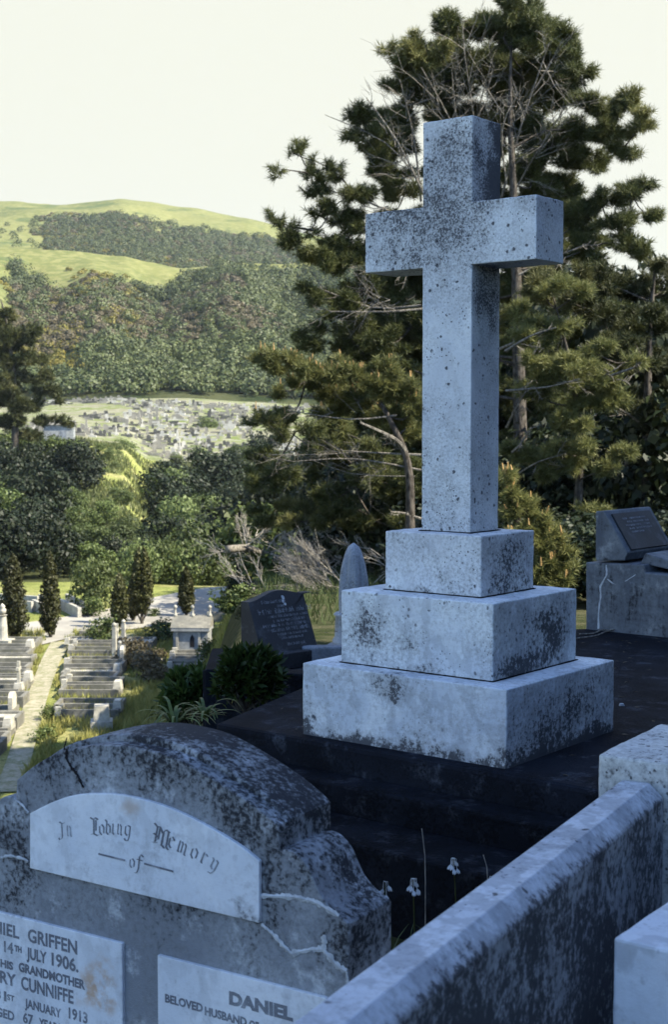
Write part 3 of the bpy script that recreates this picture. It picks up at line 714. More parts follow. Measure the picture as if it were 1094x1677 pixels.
def twig_fan(mb, p, d, L, n=12, r=.01, depth=2, spread=.6):
    """a dead branch splitting into finer twigs"""
    d = np.asarray(d, float); d /= np.linalg.norm(d)
    q = p+d*L*.5+rng.normal(size=3)*L*.05; e = p+d*L+rng.normal(size=3)*L*.1
    mb.tube([p, q, e], [r, r*.75, r*.4], 4, False)
    if depth <= 0: return
    for i in range(n):
        t = .25+.75*rng.random(); s = p+(e-p)*t
        dd = d+rng.normal(size=3)*spread; twig_fan(mb, s, dd, L*(.3+.3*rng.random()), max(3, n-3), r*.5, depth-1, spread)
def pine(name, clumps, Yc, trunk, label, mats, tuft=.24, dens=2.2, nn=38, wd=.011, dead=(), group=None, candles=0, upb=.5, trunk_r=.2):
    """clumps: (px, py, rx, ry, dY) foliage masses; trunk: list of (px, py)"""
    tp = [at(x, y, Yc) for x, y in trunk]
    base = tp[0].copy(); base[2] = float(H(base[0], base[1]))-.2; tp[0] = base
    root = empty(name, base, 0, label, 'pine tree', group)
    L = lambda p: np.asarray(p)-base
    m = MB(); k = len(tp); m.tube(smooth_curve([L(p) for p in tp], 4), trunk_r*np.linspace(1, .12, (k-1)*4+1)**1.1, 10)
    m.build('trunk', M['bark'], root, smooth=True)
    P = []; A = []; bm_ = MB()
    zs = np.array([p[2] for p in tp])
    nodes = []; clumps = sorted(clumps, key=lambda c: abs(c[0]-np.interp(c[1], [q[1] for q in trunk[::-1]], [q[0] for q in trunk[::-1]])))
    for c in clumps:
        px_, py_, rx, ry, dy = c[:5]; dk = c[5] if len(c) > 5 else 1.
        Yq = Yc+dy; cc = at(px_, py_, Yq); sx_, sz_ = rx/FPX*Yq, ry/FPX*Yq; sy_ = max(sx_*.75, sz_)
        n = max(6, int(dens*2.9*dk*sx_*sz_*pi/(tuft*tuft)))
        ns = max(2, int(n/16)); d0 = rng.normal(size=(ns, 3)); d0 /= np.linalg.norm(d0, axis=1, keepdims=True)
        s0 = d0*rng.random((ns, 1))**.4*np.array([sx_, sy_, sz_])*.92; pick = rng.integers(0, ns, n)
        dl = rng.normal(size=(n, 3)); dl /= np.linalg.norm(dl, axis=1, keepdims=True)
        p = cc+s0[pick]+dl*rng.random((n, 1))**.5*np.array([1, 1, .62])*tuft*1.25; d = d0[pick]*.6+dl*.7
        ax = d*np.array([.8, .8, .5])+np.array([0, 0, upb])
        P.append(p); A.append(ax)
        # limb: from the nearest inner clump, else from the trunk
        zt_ = cc[2]-abs(cc[0]-base[0])*.25-sz_*.5; zt_ = np.clip(zt_, base[2]+.8, zs.max()-.3)
        i = np.interp(zt_, zs, np.arange(k)); i0 = int(min(i, k-2)); s = tp[i0]+(tp[i0+1]-tp[i0])*(i-i0)
        dt = np.linalg.norm(cc-s); best = None
        for q_, dq in nodes:
            l_ = np.linalg.norm(cc-q_)
            if dq < dt*.92 and l_ < .75*dt and l_ > .1 and (best is None or l_ < best[0]): best = (l_, q_)
        if best is not None: s = best[1]
        nodes.append((cc, dt)); ll = np.linalg.norm(cc-s)
        mid_ = (s+cc)/2+rng.normal(size=3)*.09*ll+np.array([0, 0, -.07*ll]); r0 = .014+.009*ll
        bm_.tube(smooth_curve([L(s), L(mid_), L(cc)], 3), np.linspace(r0, r0*.45, 7), 5, False)
        for j in rng.choice(n, min(n, 5), replace=False): bm_.tube([L(cc), L((cc+p[j])/2+np.array([0,0,-.05])), L(p[j])], [r0*.35, r0*.25, .006], 4, False)
    P = np.vstack(P); A = np.vstack(A)
    bm_.build('branches', M['bark'], root)
    V, F = needles(P-base, A, nn, tuft, wd); mobj('crown', raw_mesh('crown', V, F, mats), root)
    if candles:
        top = [j for j in rng.choice(len(P), candles*3, replace=len(P) < candles*3) if A[j][2] > .5][:candles]
        cme = None
        for j in top:
            q = P[j]-base+np.array([0, 0, tuft*.45]); h = tuft*(.5+.6*rng.random()); 
            if cme is None: c0 = MB(); c0.tube([(0,0,0), (0,0,1)], [.014, .007], 5); co_ = c0.build('candle', M['candle'], root); cme = co_.data
            else: co_ = mobj('candle', cme, root)
            co_.location = [float(z_) for z_ in q]; co_.scale = (1, 1, float(h)); co_.rotation_euler = (float(rng.normal()*.12), float(rng.normal()*.12), 0)
    if dead:
        dm = MB()
        for (xa, ya, da, xb, yb, db, r, nt) in dead:
            a, b_ = at(xa, ya, Yc+da), at(xb, yb, Yc+db); l = np.linalg.norm(b_-a)
            md = (a+b_)/2+rng.normal(size=3)*l*.06
            dm.tube(smooth_curve([L(a), L(md), L(b_)], 3), np.linspace(r, r*.35, 7), 5, False)
            for q in range(nt):
                t_ = .2+.8*rng.random(); s = L(a)+(L(b_)-L(a))*t_
                twig_fan(dm, s, (b_-a)/l+rng.normal(size=3)*.7, l*(.15+.22*rng.random()), 6, r*.35, 1, .7)
        dm.build('dead_branches', M['twig'], root)
    return root
# ---- the big pine behind the cross
big = [
 (845,12,38,32,0),(798,48,42,32,.5),(736,42,36,28,0),(700,82,44,32,-.5),(662,104,24,24,0),(872,58,42,34,0),(915,76,38,34,.5),(946,112,26,28,0),
 (900,140,60,38,1.5),(830,118,70,46,2),(765,120,60,38,1.5),(690,145,36,28,1),(640,80,10,12,0),(645,140,22,18,.5),
 (596,200,26,24,0),(622,235,32,26,.5),(660,205,38,30,1.2),(605,262,24,14,.3),(645,272,36,24,.8),(662,318,34,20,.5),(578,185,10,10,0),(585,222,14,12,0),
 (970,165,28,16,0),(998,176,30,20,0),(1034,166,26,22,0),(1056,198,20,24,-.4),(1000,212,42,22,0),(950,214,42,28,.8),(1024,240,34,14,0),(960,262,56,24,1.2),(900,225,60,40,1.8),(870,290,50,38,1.2),
 (1064,300,16,13,0),(1036,314,32,15,0),(985,330,42,17,.5),(1062,352,20,13,0),(1014,366,44,17,0),(950,360,50,26,1),(1028,402,34,16,0),(962,408,56,22,.8),(900,320,60,40,1.8),(1045,422,18,10,0),
 (740,190,50,40,2.6,.5),(800,200,60,40,2.8,.55),(860,200,60,40,2.6,.6),(760,270,60,40,2.5,.5),
 (455,276,8,8,-.5),(489,241,12,9,0),(478,250,6,6,0),(512,262,7,5,0),(505,283,12,8,0),(522,292,12,10,0),(540,274,10,11,0),(556,290,12,9,0),(516,312,12,9,.3),(535,308,14,9,0),(575,318,28,15,0),(545,338,20,13,0),(605,322,22,10,.3),(636,300,18,14,.5),
 (565,356,34,15,.5),(600,372,34,13,.4),(640,350,38,14,.6),(520,350,10,8,0),(452,357,11,7,0),(463,366,10,7,0),(482,372,5,5,0),(515,378,9,8,0),(490,386,10,6,0),
 (474,392,24,14,0),(510,414,34,15,0),(550,402,42,20,.5),(600,410,44,20,1),(566,432,46,16,.5),(530,428,20,10,0),
 (508,474,13,12,0),(528,490,22,10,0),(555,484,30,13,.3),(600,474,44,20,1),(560,515,36,14,.4),(535,540,26,10,.4),(640,460,44,40,2),(640,530,50,28,2),(600,560,60,24,2),(500,562,30,12,.6),
 (850,470,60,44,2.5),(870,545,50,34,2.5),(700,420,60,60,3),(700,560,50,60,3),
]
rr_ = random.Random(4)
for px0, px1, py0, py1, k_ in ((560,700,600,700,6),(700,1000,420,560,12),(690,1094,560,700,14),(690,900,700,930,12),(760,1090,700,830,10)):
    for _ in range(k_): big.append((rr_.uniform(px0, px1), rr_.uniform(py0, py1), rr_.uniform(36, 60), rr_.uniform(18, 30), rr_.uniform(2, 4.5), .75))
for _ in range(46):
    y_ = rr_.uniform(30, 440); xl = np.interp(y_, [30,60,120,200,300,380,440], [790,700,680,630,650,630,560]); xr = np.interp(y_, [30,60,120,200,300,380,440], [880,925,945,930,980,990,1000])
    big.append((rr_.uniform(xl, xr), y_, rr_.uniform(30, 48), rr_.uniform(16, 26), rr_.uniform(1.2, 3.6), .8))
for _ in range(26): big.append((rr_.uniform(540, 690), rr_.uniform(420, 660), rr_.uniform(34, 55), rr_.uniform(16, 26), rr_.uniform(.5, 3), .8))
for _ in range(30): big.append((rr_.uniform(440, 690), rr_.uniform(690, 860), rr_.uniform(34, 60), rr_.uniform(14, 24), rr_.uniform(-1, 3), .7))
dead = [(790,330,1,690,110,-.8,.035,16),(795,330,1,760,80,-.8,.03,16),(800,300,1,800,120,-1,.03,16),(820,330,1,900,70,-.8,.035,18),(830,340,1,930,170,-.8,.03,14),(700,330,0,600,160,-.6,.03,12),
        (690,330,.5,655,130,-.7,.03,12),(760,260,0,740,110,-1,.025,12),(830,300,0,850,150,-1,.025,12),(690,300,0,532,188,0,.022,3),(700,360,0,575,318,0,.05,3),(690,500,0,520,470,0,.03,10),
        (850,450,-.5,960,400,-1,.03,10),(700,505,0,540,510,-.4,.03,12),(700,430,0,600,440,-1,.03,8),(860,600,-.5,960,500,-1.2,.035,10),(810,575,-1,935,520,-2.0,.035,6)]
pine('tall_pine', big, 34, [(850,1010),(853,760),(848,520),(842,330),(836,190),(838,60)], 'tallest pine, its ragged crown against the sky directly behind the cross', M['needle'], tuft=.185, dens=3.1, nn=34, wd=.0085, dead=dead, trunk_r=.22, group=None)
# ---- right hand pines
rp = [(1062,520,26,14,-.9),(1058,590,28,14,-.9),(1066,660,30,16,-.8),(1040,560,30,14,-1),(1075,700,30,20,-.6),(1050,740,34,16,-.4),(1085,780,30,20,0),(1075,432,22,13,0),(1090,470,30,22,.4),(1040,470,50,26,.5),(985,462,50,26,0),(925,452,50,22,-.6),(880,470,40,24,-.8),(930,492,46,18,-1),(985,505,46,20,-.4),(1050,530,50,28,0),(1085,580,30,40,.4),(1000,560,52,20,-.5),
      (1010,590,50,24,0),(1060,625,48,32,.8),(1090,680,26,40,.6),(1020,650,40,22,.6)]
pine('pine', rp, 30, [(1062,1000),(1060,760),(1064,560),(1075,425)], 'dark broad pine cut off by the right edge of the photograph', M['needle'], tuft=.17, dens=2.6, nn=34, wd=.008, trunk_r=.17,
     dead=[(1060,700,-.3,960,640,-1,.03,8),(1060,720,-.3,1010,760,-1,.03,8)])
lp = [(945,690,34,16,-.4),(960,830,30,12,-.2),(905,690,24,12,0),(900,535,42,18,0),(860,560,40,20,0),(905,590,46,20,-.4),(945,600,42,20,-.5),(975,578,34,14,-.2),(920,625,50,20,-.4),(975,625,40,20,-.3),(1005,650,34,18,0),(960,660,40,14,0),(870,640,36,20,.2),(850,520,24,20,.2),(1035,590,18,10,0),
      (870,744,28,17,0),(912,732,32,15,-.3),(952,734,36,14,-.4),(1000,742,30,11,-.3),(1024,742,14,9,-.3),(930,760,40,14,0),(985,772,20,17,-.4),(880,768,24,14,0),(845,740,20,20,.3),
      (900,470,40,14,-.3),(950,480,30,12,-.3)]
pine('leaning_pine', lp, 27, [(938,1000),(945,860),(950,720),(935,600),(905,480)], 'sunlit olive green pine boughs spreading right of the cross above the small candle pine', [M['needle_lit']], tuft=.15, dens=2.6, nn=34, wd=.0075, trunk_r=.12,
     dead=[(828,575,-.5,912,536,-1,.03,3),(828,640,-.3,950,620,-1,.025,4),(925,640,0,1045,600,-1,.05,3),(830,700,0,862,640,-.5,.03,5),(840,740,0,870,700,-.5,.03,6),(850,775,0,920,745,-.6,.02,5)])
# ---- bough with candles left of the shaft
bo = [(425,578,24,15,0),(448,596,26,15,0),(480,590,30,15,0),(505,604,30,17,0),(545,612,34,18,0),(590,612,34,18,0),(560,590,9,18,0),(632,602,20,20,0),(630,635,34,20,0),(664,640,26,18,0),(680,668,24,22,0),(600,645,46,18,.5),(545,640,44,16,.6),(665,700,26,26,.4),(500,625,36,12,.5),(635,680,34,22,.5),
      (425,680,8,5,0),(437,686,9,6,0),(452,693,10,7,0),(470,690,10,8,.2),(560,672,50,16,1.,.7),(455,640,20,10,.6,.7)]
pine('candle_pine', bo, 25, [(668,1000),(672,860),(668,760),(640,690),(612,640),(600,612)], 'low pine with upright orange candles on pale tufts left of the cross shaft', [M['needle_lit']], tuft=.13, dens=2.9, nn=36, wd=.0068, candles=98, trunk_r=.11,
     dead=[(665,740,0,590,692,-.4,.05,2),(690,745,0,560,738,0,.022,5),(690,770,0,480,756,0,.018,9),(690,850,0,640,838,-.3,.025,3),(680,780,.5,470,735,.5,.012,14),(650,680,0,470,672,0,.018,8),(600,740,0,440,745,0,.012,12)])
# ---- small candle pine right of the blocks
yp = [(830,790,12,18,0),(848,812,16,18,0),(862,836,18,16,0),(835,840,16,16,0),(885,862,18,14,0),(862,868,22,16,0),(905,880,16,12,0),(885,895,24,16,0),(925,905,12,14,0),(905,925,26,16,0),(875,930,26,18,0),(915,950,22,16,0),(885,962,30,16,0),(930,935,12,12,0),(850,890,20,20,.3),(850,930,24,20,.3)]
pine('young_pine', yp, 15, [(868,1010),(862,940),(852,860),(838,785)], 'young bushy pine with bright orange candles right of the upper marble block', [M['needle_lit']], tuft=.095, dens=3.0, nn=46, wd=.0045, candles=60, trunk_r=.05)
# ---- pine at the left edge
lf = [(8,520,22,14,0),(40,545,34,12,0),(10,560,30,16,0),(55,560,14,7,0),(20,590,44,14,0),(70,590,14,6,0),(45,615,46,10,0),(10,640,40,14,0),(70,640,24,8,0),(40,665,46,10,0),(95,655,8,5,0),(20,690,40,9,0),(75,688,26,7,0),(-20,560,40,40,1),(-10,640,40,40,1),(105,690,8,5,0),(50,710,20,8,0)]
pine('dark_pine', lf, 150, [(22,760),(24,680),(20,600),(8,520),(0,490)], 'dark layered pine at the left edge in front of the distant hillside', M['needle'], tuft=.58, dens=3.6, nn=34, wd=.04, trunk_r=.45)
# ---- unseen belt of trees added on the bank, beyond the right edge, to shade the graves
def belt_pine(x, y, h, s):
    z = float(H(x, y)); root = empty('added_shade_pine', (x, y, z), s, 'unseen evergreen added on the bank to shade the graves', 'tree', 'unseen evergreens added to shade the graves')
    return root
bp = belt_pine(12, 4, 8, 0); bp.scale = (1.25, 1.25, 1.45)
mb = MB(); mb.tube([(0,0,-.2),(0,0,4),(.1,0,8)], [.22,.16,.05], 8); mb.build('trunk', M['bark'], bp)
V = []
for i in range(26):
    z = 1.2+7.2*i/25; rr = 2.7*(1-.62*(i/25))
    for j in range(4):
        a = rng.random()*2*pi; P, d = sphere_pts(46, (rr*.55*cos(a), rr*.55*sin(a), z), (rr*.55, rr*.55, .55)); v, _ = cards(P, d, .28, .5); V.append(v)
V = np.vstack(V); mobj('crown', raw_mesh('crown', V, np.arange(len(V)).reshape(-1, 4), M['leaf_dark']), bp)
for x, y, rz in [(10.5,1,1),(13,-2,2),(10.5,-4.5,3),(13,-8,4),(11,-11,5),(9.5,5.6,5.5),(14.5,7,2.2),(14,1.5,.7),(16,-5,1.4),(9.5,-1.6,2.9),(11,8.5,.4),(8.2,8.2,5.2),(16,6,.1),(8.5,2.5,1.3),(6.8,-3.5,2.6),(7.2,-8,3.8),(6.0,-12,.9)]:
    c = copy_tree(bp); c.location = (x, y, float(H(x, y))); c.rotation_euler[2] = rz; c.scale = (1.25, 1.25, 1.45)
# ------------------------------------------------------------------ middle distance: graves beside the cross
def zrot(a): return (cos(a), sin(a))
# dark granite desk headstone
gY = 9.4; gp = at(425, 1064, gY); VA = CA
def frame(px_, py_, Y, zb=None):
    p = at(px_, py_, Y); return p
g0 = at(398, 1066, gY); g0z = -1.72
gh = empty('granite_headstone', (g0[0], g0[1], g0z), pi/2-R(46), 'dark granite headstone with wavy top and rows of worn lettering, left of the cross', 'headstone')
# local x = along the face (receding right), local -y = out of the face (towards lower right)
gw = .50; gz0 = g0[2]-g0z; gt = .345
top = [(0,.315),(.05,.318),(.12,.335),(.22,.362),(.31,.366),(.40,.352),(.47,.335),(.53,.332),(.58,.336),(gw,.336)]
top = [(x, z*1.04) for x, z in top]
fr = smooth_curve([(x, 0, z) for x, z in top], 3)
bm = bmesh.new(); A = []; B = []
def yf(z): return -.15*(1-z/.37)-.035      # front slopes back as it rises
ringF = [(p[0]+0, yf(p[2]), p[2]+gz0) for p in fr]+[(gw, yf(0), gz0), (0, yf(0), gz0)]
ringB = [(p[0], .02, p[2]+gz0) for p in fr]+[(gw, .02, gz0), (0, .02, gz0)]
vf = [bm.verts.new(p) for p in ringF]; vb = [bm.verts.new(p) for p in ringB]; n = len(vf)
bm.faces.new(vf); bm.faces.new(vb[::-1])
for i in range(n): bm.faces.new((vf[(i+1) % n], vf[i], vb[i], vb[(i+1) % n]))
bmesh.ops.recalc_face_normals(bm, faces=bm.faces)
me = bpy.data.meshes.new('tablet'); bm.to_mesh(me); bm.free(); me.materials.append(M['granite']); tb = mobj('tablet', me, gh)
b = tb.modifiers.new('bevel', 'BEVEL'); b.width = .006; b.segments = 2; b.limit_method = 'ANGLE'
for hw, y0, y1, z0, z1 in ((gw/2+.07, -.27, .12, gz0-.11, gz0-.001), (gw/2+.12, -.36, .17, gz0-.22, gz0-.111)):
    m = MB(); m.box((gw/2, (y0+y1)/2, (z0+z1)/2), (hw, (y1-y0)/2, (z1-z0)/2)); m.build('plinth', M['granite'], gh, bevel=.008)
m = MB(); m.box((gw/2, -.05, (gz0-.222-.2)/2), (gw/2+.17, .30, (gz0-.222+.2)/2)); m.build('footing', M['greystone'], gh, bevel=.01)
M['worn'] = stone('worn_pale_lettering', (.34,.37,.41), (.20,.22,.25), (.02,.022,.028), thr=.54, soft=.03, fs=160, ls=40, cover=1)
lt = MB()
def gmap(q): x, y, z = q; return (x, yf(z)-.002, z+gz0)
for i, (txt, x, z, hgt, wd_) in enumerate([('IN LOVING MEMORY', .10, .305, .024, .22), ('OF', .24, .275, .02, .05), ('WILLIAM HENRY SCOTT', .06, .240, .034, .50), ('WHO DIED AT SEA', .13, .212, .02, .36), ('AGED 58 YEARS', .17, .184, .02, .28),
      ('ALSO HIS BELOVED WIFE', .07, .156, .022, .42), ('MARGARET ANN', .13, .124, .028, .34), ('DIED 4 MAY 1931', .17, .098, .018, .28), ('AGED 70 YEARS', .2, .072, .018, .2), ('REST IN PEACE', .24, .030, .02, .16)]):
    # the inscription is too worn to read: rows of short strokes of differing height
    x_ = x
    while x_ < x+wd_:
        w_ = hgt*random.uniform(.18, .5)
        if random.random() < .82:
            for s in range(random.choice((1, 2, 2))):
                xx = x_+s*w_*.55; hh = hgt*random.uniform(.5, 1)
                lt.add([gmap((xx, 0, z)), gmap((xx+hgt*.12, 0, z)), gmap((xx+hgt*.12, 0, z+hh)), gmap((xx, 0, z+hh))], [(0,1,2,3)])
            if random.random() < .6: lt.add([gmap((x_, 0, z+hgt*.45)), gmap((x_+w_*.6, 0, z+hgt*.45)), gmap((x_+w_*.6, 0, z+hgt*.58)), gmap((x_, 0, z+hgt*.58))], [(0,1,2,3)])
        x_ += w_*1.25
lt.build('lettering', M['worn'], tb)['kind'] = 'stuff'
sp_ = MB()
for cx_, cz_, r in ((.305,.335,.016),(.297,.312,.012),(.31,.293,.012)):
    sp_.add([gmap((cx_+r*cos(a)*random.uniform(.7,1.1), 0, cz_+r*sin(a)*random.uniform(.7,1.1))) for a in np.linspace(0, 2*pi, 9)[:-1]], [tuple(range(8))])
o = sp_.build('lichen_patch', M['mortar'], tb); o.location.y = -.003
# kerbed plot in front of it
def kerb(name, pts, zt, zb, wd_, mat, lab, cat='kerb'):
    """low wall following a plan polyline"""
    root = empty(name, (pts[0][0], pts[0][1], zb), 0, lab, cat)
    for (a, b_) in zip(pts[:-1], pts[1:]):
        d = np.array([b_[0]-a[0], b_[1]-a[1]]); l = np.linalg.norm(d); an = math.atan2(d[1], d[0]); c = ((a[0]+b_[0])/2-pts[0][0], (a[1]+b_[1])/2-pts[0][1])
        m = MB(); m.box((0, 0, (zt-zb)/2), (l/2+wd_/2-.002, wd_/2, (zt-zb)/2)); m.build('side', mat, root, bevel=.012, loc=(*c, 0), rz=an)
        zt -= .004
    return root
k1 = on_z(357, 1093, -1.30); k2 = on_z(560, 1100, -1.30); k3 = on_z(520, 1062, -1.30)
kerb('plot_kerb', [(k1[0]-.02, k1[1]+.6), (k1[0], k1[1]), (k2[0]+.3, k2[1]-.1)], -1.30, -2.3, .14, M['ledge'], 'dark kerb round the overgrown plot between the terrace and the granite headstone')
k4 = on_z(520, 1062, -1.48)
kerb('low_kerb', [(k4[0]-.05, k4[1]+.1), (k4[0]+1.2, k4[1]+.25)], -1.48, -2.3, .12, M['greystone'], 'low grey kerb just behind the lower marble block')
# draped monument
dY = 11.6; dp = at(579, 1062, dY); dz = -2.0
dr = empty('draped_monument', (dp[0], dp[1], dz), R(-18), 'small grey monument draped with a carved stone cloth, showing behind the middle marble block', 'monument')
M['drape'] = stone('draped_grey_marble', (.34,.37,.41), (.24,.27,.31), (.045,.05,.06), thr=.60, streak=.2)
zt_ = at(579, 895, dY)[2]-dz; zc_ = at(579, 1003, dY)[2]-dz; z2_ = at(579, 1060, dY)[2]-dz
V = []; F = []; NR, NS = 22, 44; hgt = zt_-zc_+.06
for i in range(NR):
    t_ = i/(NR-1); z = zc_-.03+hgt*t_; r = .112*(1-t_**3.2)**.5 if t_ < 1 else .0
    r = max(r, .004)
    for k in range(NS):
        a = 2*pi*k/NS; fold = 1+(.12*sin(a*5+2.2*t_)+.06*sin(a*9-3*t_)+.04*sin(a*14))*(1-t_**4)
        dro = .035*max(0, sin(a*2+.6))*(1-t_); V.append((r*fold*cos(a)*1.02, r*fold*sin(a)*.85, z-dro))
for i in range(NR-1):
    for k in range(NS): F.append((i*NS+k, i*NS+(k+1) % NS, (i+1)*NS+(k+1) % NS, (i+1)*NS+k))
F.append(tuple(range((NR-1)*NS, NR*NS)))
m = MB(); m.add(V, F); m.build('draped_urn', M['drape'], dr, smooth=True)
m = MB(); m.lathe((0,0,0), [(.17,z2_+.02),(.175,z2_+.06),(.155,z2_+.09),(.15,zc_-.03),(.165,zc_-.015),(.15,zc_),(.10,zc_+.005)], 28); m.build('column', M['drape'], dr, smooth=True)
m = MB(); m.box((0,0,z2_/2), (.24,.24,z2_/2+.01)); m.build('plinth', M['greystone'], dr, bevel=.01)
# right hand concrete memorial: desk on a tall block with a ledger
rY = 8.75; RA = R(50); re = (-sin(RA), cos(RA)); r0 = at(1020, 1030, rY)
mem = empty('desk_memorial', (r0[0], r0[1], Z0), -(pi/2-RA), 'streaked concrete memorial with a sloping inscribed desk on a tall block, far right', 'memorial')
# local x = towards the camera right (down the slope), local y = receding right
def rl(x, y):
    s, z = on_plane(x, y, r0, (-re[0], -re[1])); return (s, z-Z0)
blk = [rl(961,1034), rl(960,921), rl(1056,925), rl(1058,938), rl(1200,952), rl(1200,1034)]
blk = [(x, 0, max(z, -.25) if i not in (0, 5) else -.3) for i, (x, z) in enumerate(blk)]
def sprism(name, pts, y0, y1, mat, bev=.008):
    m = MB(); m.prism([(p[0], 0, p[-1]) for p in pts], (0,y0,0), (0,y1,0)); o = m.build(name, mat, mem)
    q = bmesh.new(); q.from_mesh(o.data); bmesh.ops.recalc_face_normals(q, faces=q.faces); q.to_mesh(o.data); q.free()
    b = o.modifiers.new('bevel', 'BEVEL'); b.width = bev; b.segments = 2; b.limit_method = 'ANGLE'; return o
W_ = .62
sprism('block', blk, 0, W_+.1, M['memorial'])
wedge = [rl(973,919), rl(973,838), rl(988,837), rl(1026,906), rl(1021,919)]
wb = sprism('desk', [(p[0], p[1]+.001) for p in wedge], .02, W_, M['memorial'])
# framed tablet on the slope
a_, b2 = np.array(rl(988,837)), np.array(rl(1026,906)); dd = b2-a_; nn_ = np.array([-dd[1], dd[0]]); nn_ = nn_/np.linalg.norm(nn_); nn_ = nn_ if nn_[1] > 0 else -nn_
def sl(t, y, h=.0): p = a_+dd*t+nn_*h; return (p[0], y, p[1])
m = MB(); y0, y1 = .07, W_-.06; h = .012
q = [sl(.10,y0,-.01), sl(.10,y1,-.01), sl(.95,y1,-.01), sl(.95,y0,-.01), sl(.10,y0,h), sl(.10,y1,h), sl(.95,y1,h), sl(.95,y0,h)]
m.add(q, [(0,1,2,3),(7,6,5,4),(0,4,5,1),(1,5,6,2),(2,6,7,3),(3,7,4,0)]); tp_ = m.build('tablet', M['granite'], mem)
m = MB()
for i, t_ in enumerate((.22,.30,.38,.46,.54)):
    y_ = .16+.02*(i % 2)
    while y_ < (.46 if i < 4 else .34):
        w_ = random.uniform(.008, .02)
        if random.random() < .85: m.add([sl(t_, y_, h+.001), sl(t_+.045*random.uniform(.6,1), y_, h+.001), sl(t_+.045*random.uniform(.6,1), y_+w_, h+.001), sl(t_, y_+w_, h+.001)], [(0,1,2,3)])
        y_ += w_+.007
m.build('lettering', M['worn'], tp_)['kind'] = 'stuff'
led = [rl(1040,925), rl(1048,908), rl(1110,926), rl(1200,950), rl(1200,960)]
sprism('ledger', [(p[0], p[1]+.004) for p in led], .07, W_+.02, M['memorial'])
for pts, wd_ in (([(994,925),(994,941),(990,950),(984,962),(985,975),(982,995),(981,1030)], .007), ([(996,948),(1004,955),(1010,957)], .008), ([(1025,952),(1034,946),(1042,941)], .005)):
    m = MB(); P = smooth_curve([rl(*p) for p in pts], 4); n = len(P)
    up = [(p[0]-wd_*random.uniform(.5,1.2), -.0025, p[1]) for p in P]; dn = [(p[0]+wd_*random.uniform(.5,1.2), -.0025, p[1]) for p in P]
    m.add(up+dn, [(i, i+1, n+i+1, n+i) for i in range(n-1)]); m.build('crack_filling', M['mortar'], mem)
# pale dry stalks lying along the edge of the paving by the memorial
for i, (a, b_) in enumerate((((938,1046),(1012,1030)), ((950,1038),(1000,1032)), ((985,1032),(1060,1027)), ((1040,1030),(1093,1026)))):
    p, q = on_z(*a, Z0+.012), on_z(*b_, Z0+.012); o_ = p
    m = MB(); m.tube(smooth_curve([(0,0,0), (q-p)*.35+rng.normal(size=3)*.02*np.array([1,1,.2]), (q-p)*.7+rng.normal(size=3)*.02*np.array([1,1,.2]), q-p], 4), [.004]*13, 5)
    tag(m.build('dry_stalk', M['deadwood'], loc=p), 'bleached dry plant stalk lying along the paving edge in front of the desk memorial', 'stalk', 'dry stalks by the desk memorial')
# ------------------------------------------------------------------ flowers and weeds in the dark plot
M['litter'] = leafmat('dead_leaves', (.05,.04,.03), (.16,.13,.09), .1, scale=5); M['petal'] = plain('white_petals', (.62,.66,.68), .6, .1); M['stem'] = leafmat('dark_stems', (.04,.065,.022), (.12,.15,.05), .2, scale=20)
FZ = -1.78
def flower(px_, py_, Y, nb, lab):
    K = .78
    p = at(px_, py_, Y); base = np.array([p[0]+random.uniform(-.05, .05), p[1]+.03, FZ]); root = empty('onion_flower', base, 0, lab, 'flower', 'white drooping flowers behind the kerb wall')
    hd = p-base; m = MB(); m.tube(smooth_curve([(0,0,0), (hd[0]*.3, hd[1]*.3, hd[2]*.6), hd+np.array([0,0,.012])], 5), np.linspace(.003, .0018, 11), 5); m.build('stem', M['stem'], root)
    for i in range(nb):
        a = 2.4*i; rr = (.007+.004*(i % 3))*K; tip = hd+np.array([cos(a)*rr, sin(a)*rr, .004-.010*(i % 3)]); m = MB()
        m.tube([hd+np.array([0,0,.012]), hd+np.array([cos(a)*rr*.8, sin(a)*rr*.8, .012]), tip], .0008, 3)
        tilt = np.array([cos(a)*.5, sin(a)*.5, 0])
        for k in range(6):
            b_ = 2*pi*k/6+a; c_, s_ = cos(b_), sin(b_); T_ = tip; W = .004*K
            q = [T_, T_+np.array([c_*.005-s_*W, s_*.005+c_*W, -.008])+tilt*.006, T_+np.array([c_*.005, s_*.005, -.016])+tilt*.012, T_+np.array([c_*.005+s_*W, s_*.005-c_*W, -.010])+tilt*.008]
            m.add(q, [(0,1,2,3)])
        m.build('bell', M['petal'], root)
flower(743, 1412, 4.2, 8, 'white drooping flower head standing highest in the dark plot behind the wall')
flower(677, 1446, 3.9, 9, 'white drooping flower cluster left of the tallest flower in the dark plot')
flower(806, 1443, 3.75, 3, 'small white flower just showing over the top of the kerb wall')
flower(632, 1452, 3.4, 3, 'white flower at the shoulder of the arched headstone')
m = MB()
for i in range(420):
    x, y = random.uniform(.0, .75), random.uniform(2.9, 4.9)
    if x > (y-1.914)*.536+.02 or y > 4.9-.35*x: continue
    h_ = random.uniform(.05, .26)*(1.2 if y < 4.4 else .7); a = random.random()*2*pi; lx, ly = cos(a)*h_*.5, sin(a)*h_*.5
    P = smooth_curve([(x, y, FZ-.02), (x+lx*.3, y+ly*.3, FZ+h_*.6), (x+lx, y+ly, FZ+h_*random.uniform(.6, 1))], 3); wd_ = .0035; s_ = np.array([-sin(a), cos(a), 0])*wd_
    n = len(P); V = [tuple(p-s_*(1-k/n)) for k, p in enumerate(P)]+[tuple(p+s_*(1-k/n)) for k, p in enumerate(P)]
    m.add(V, [(k, k+1, n+k+1, n+k) for k in range(n-1)])
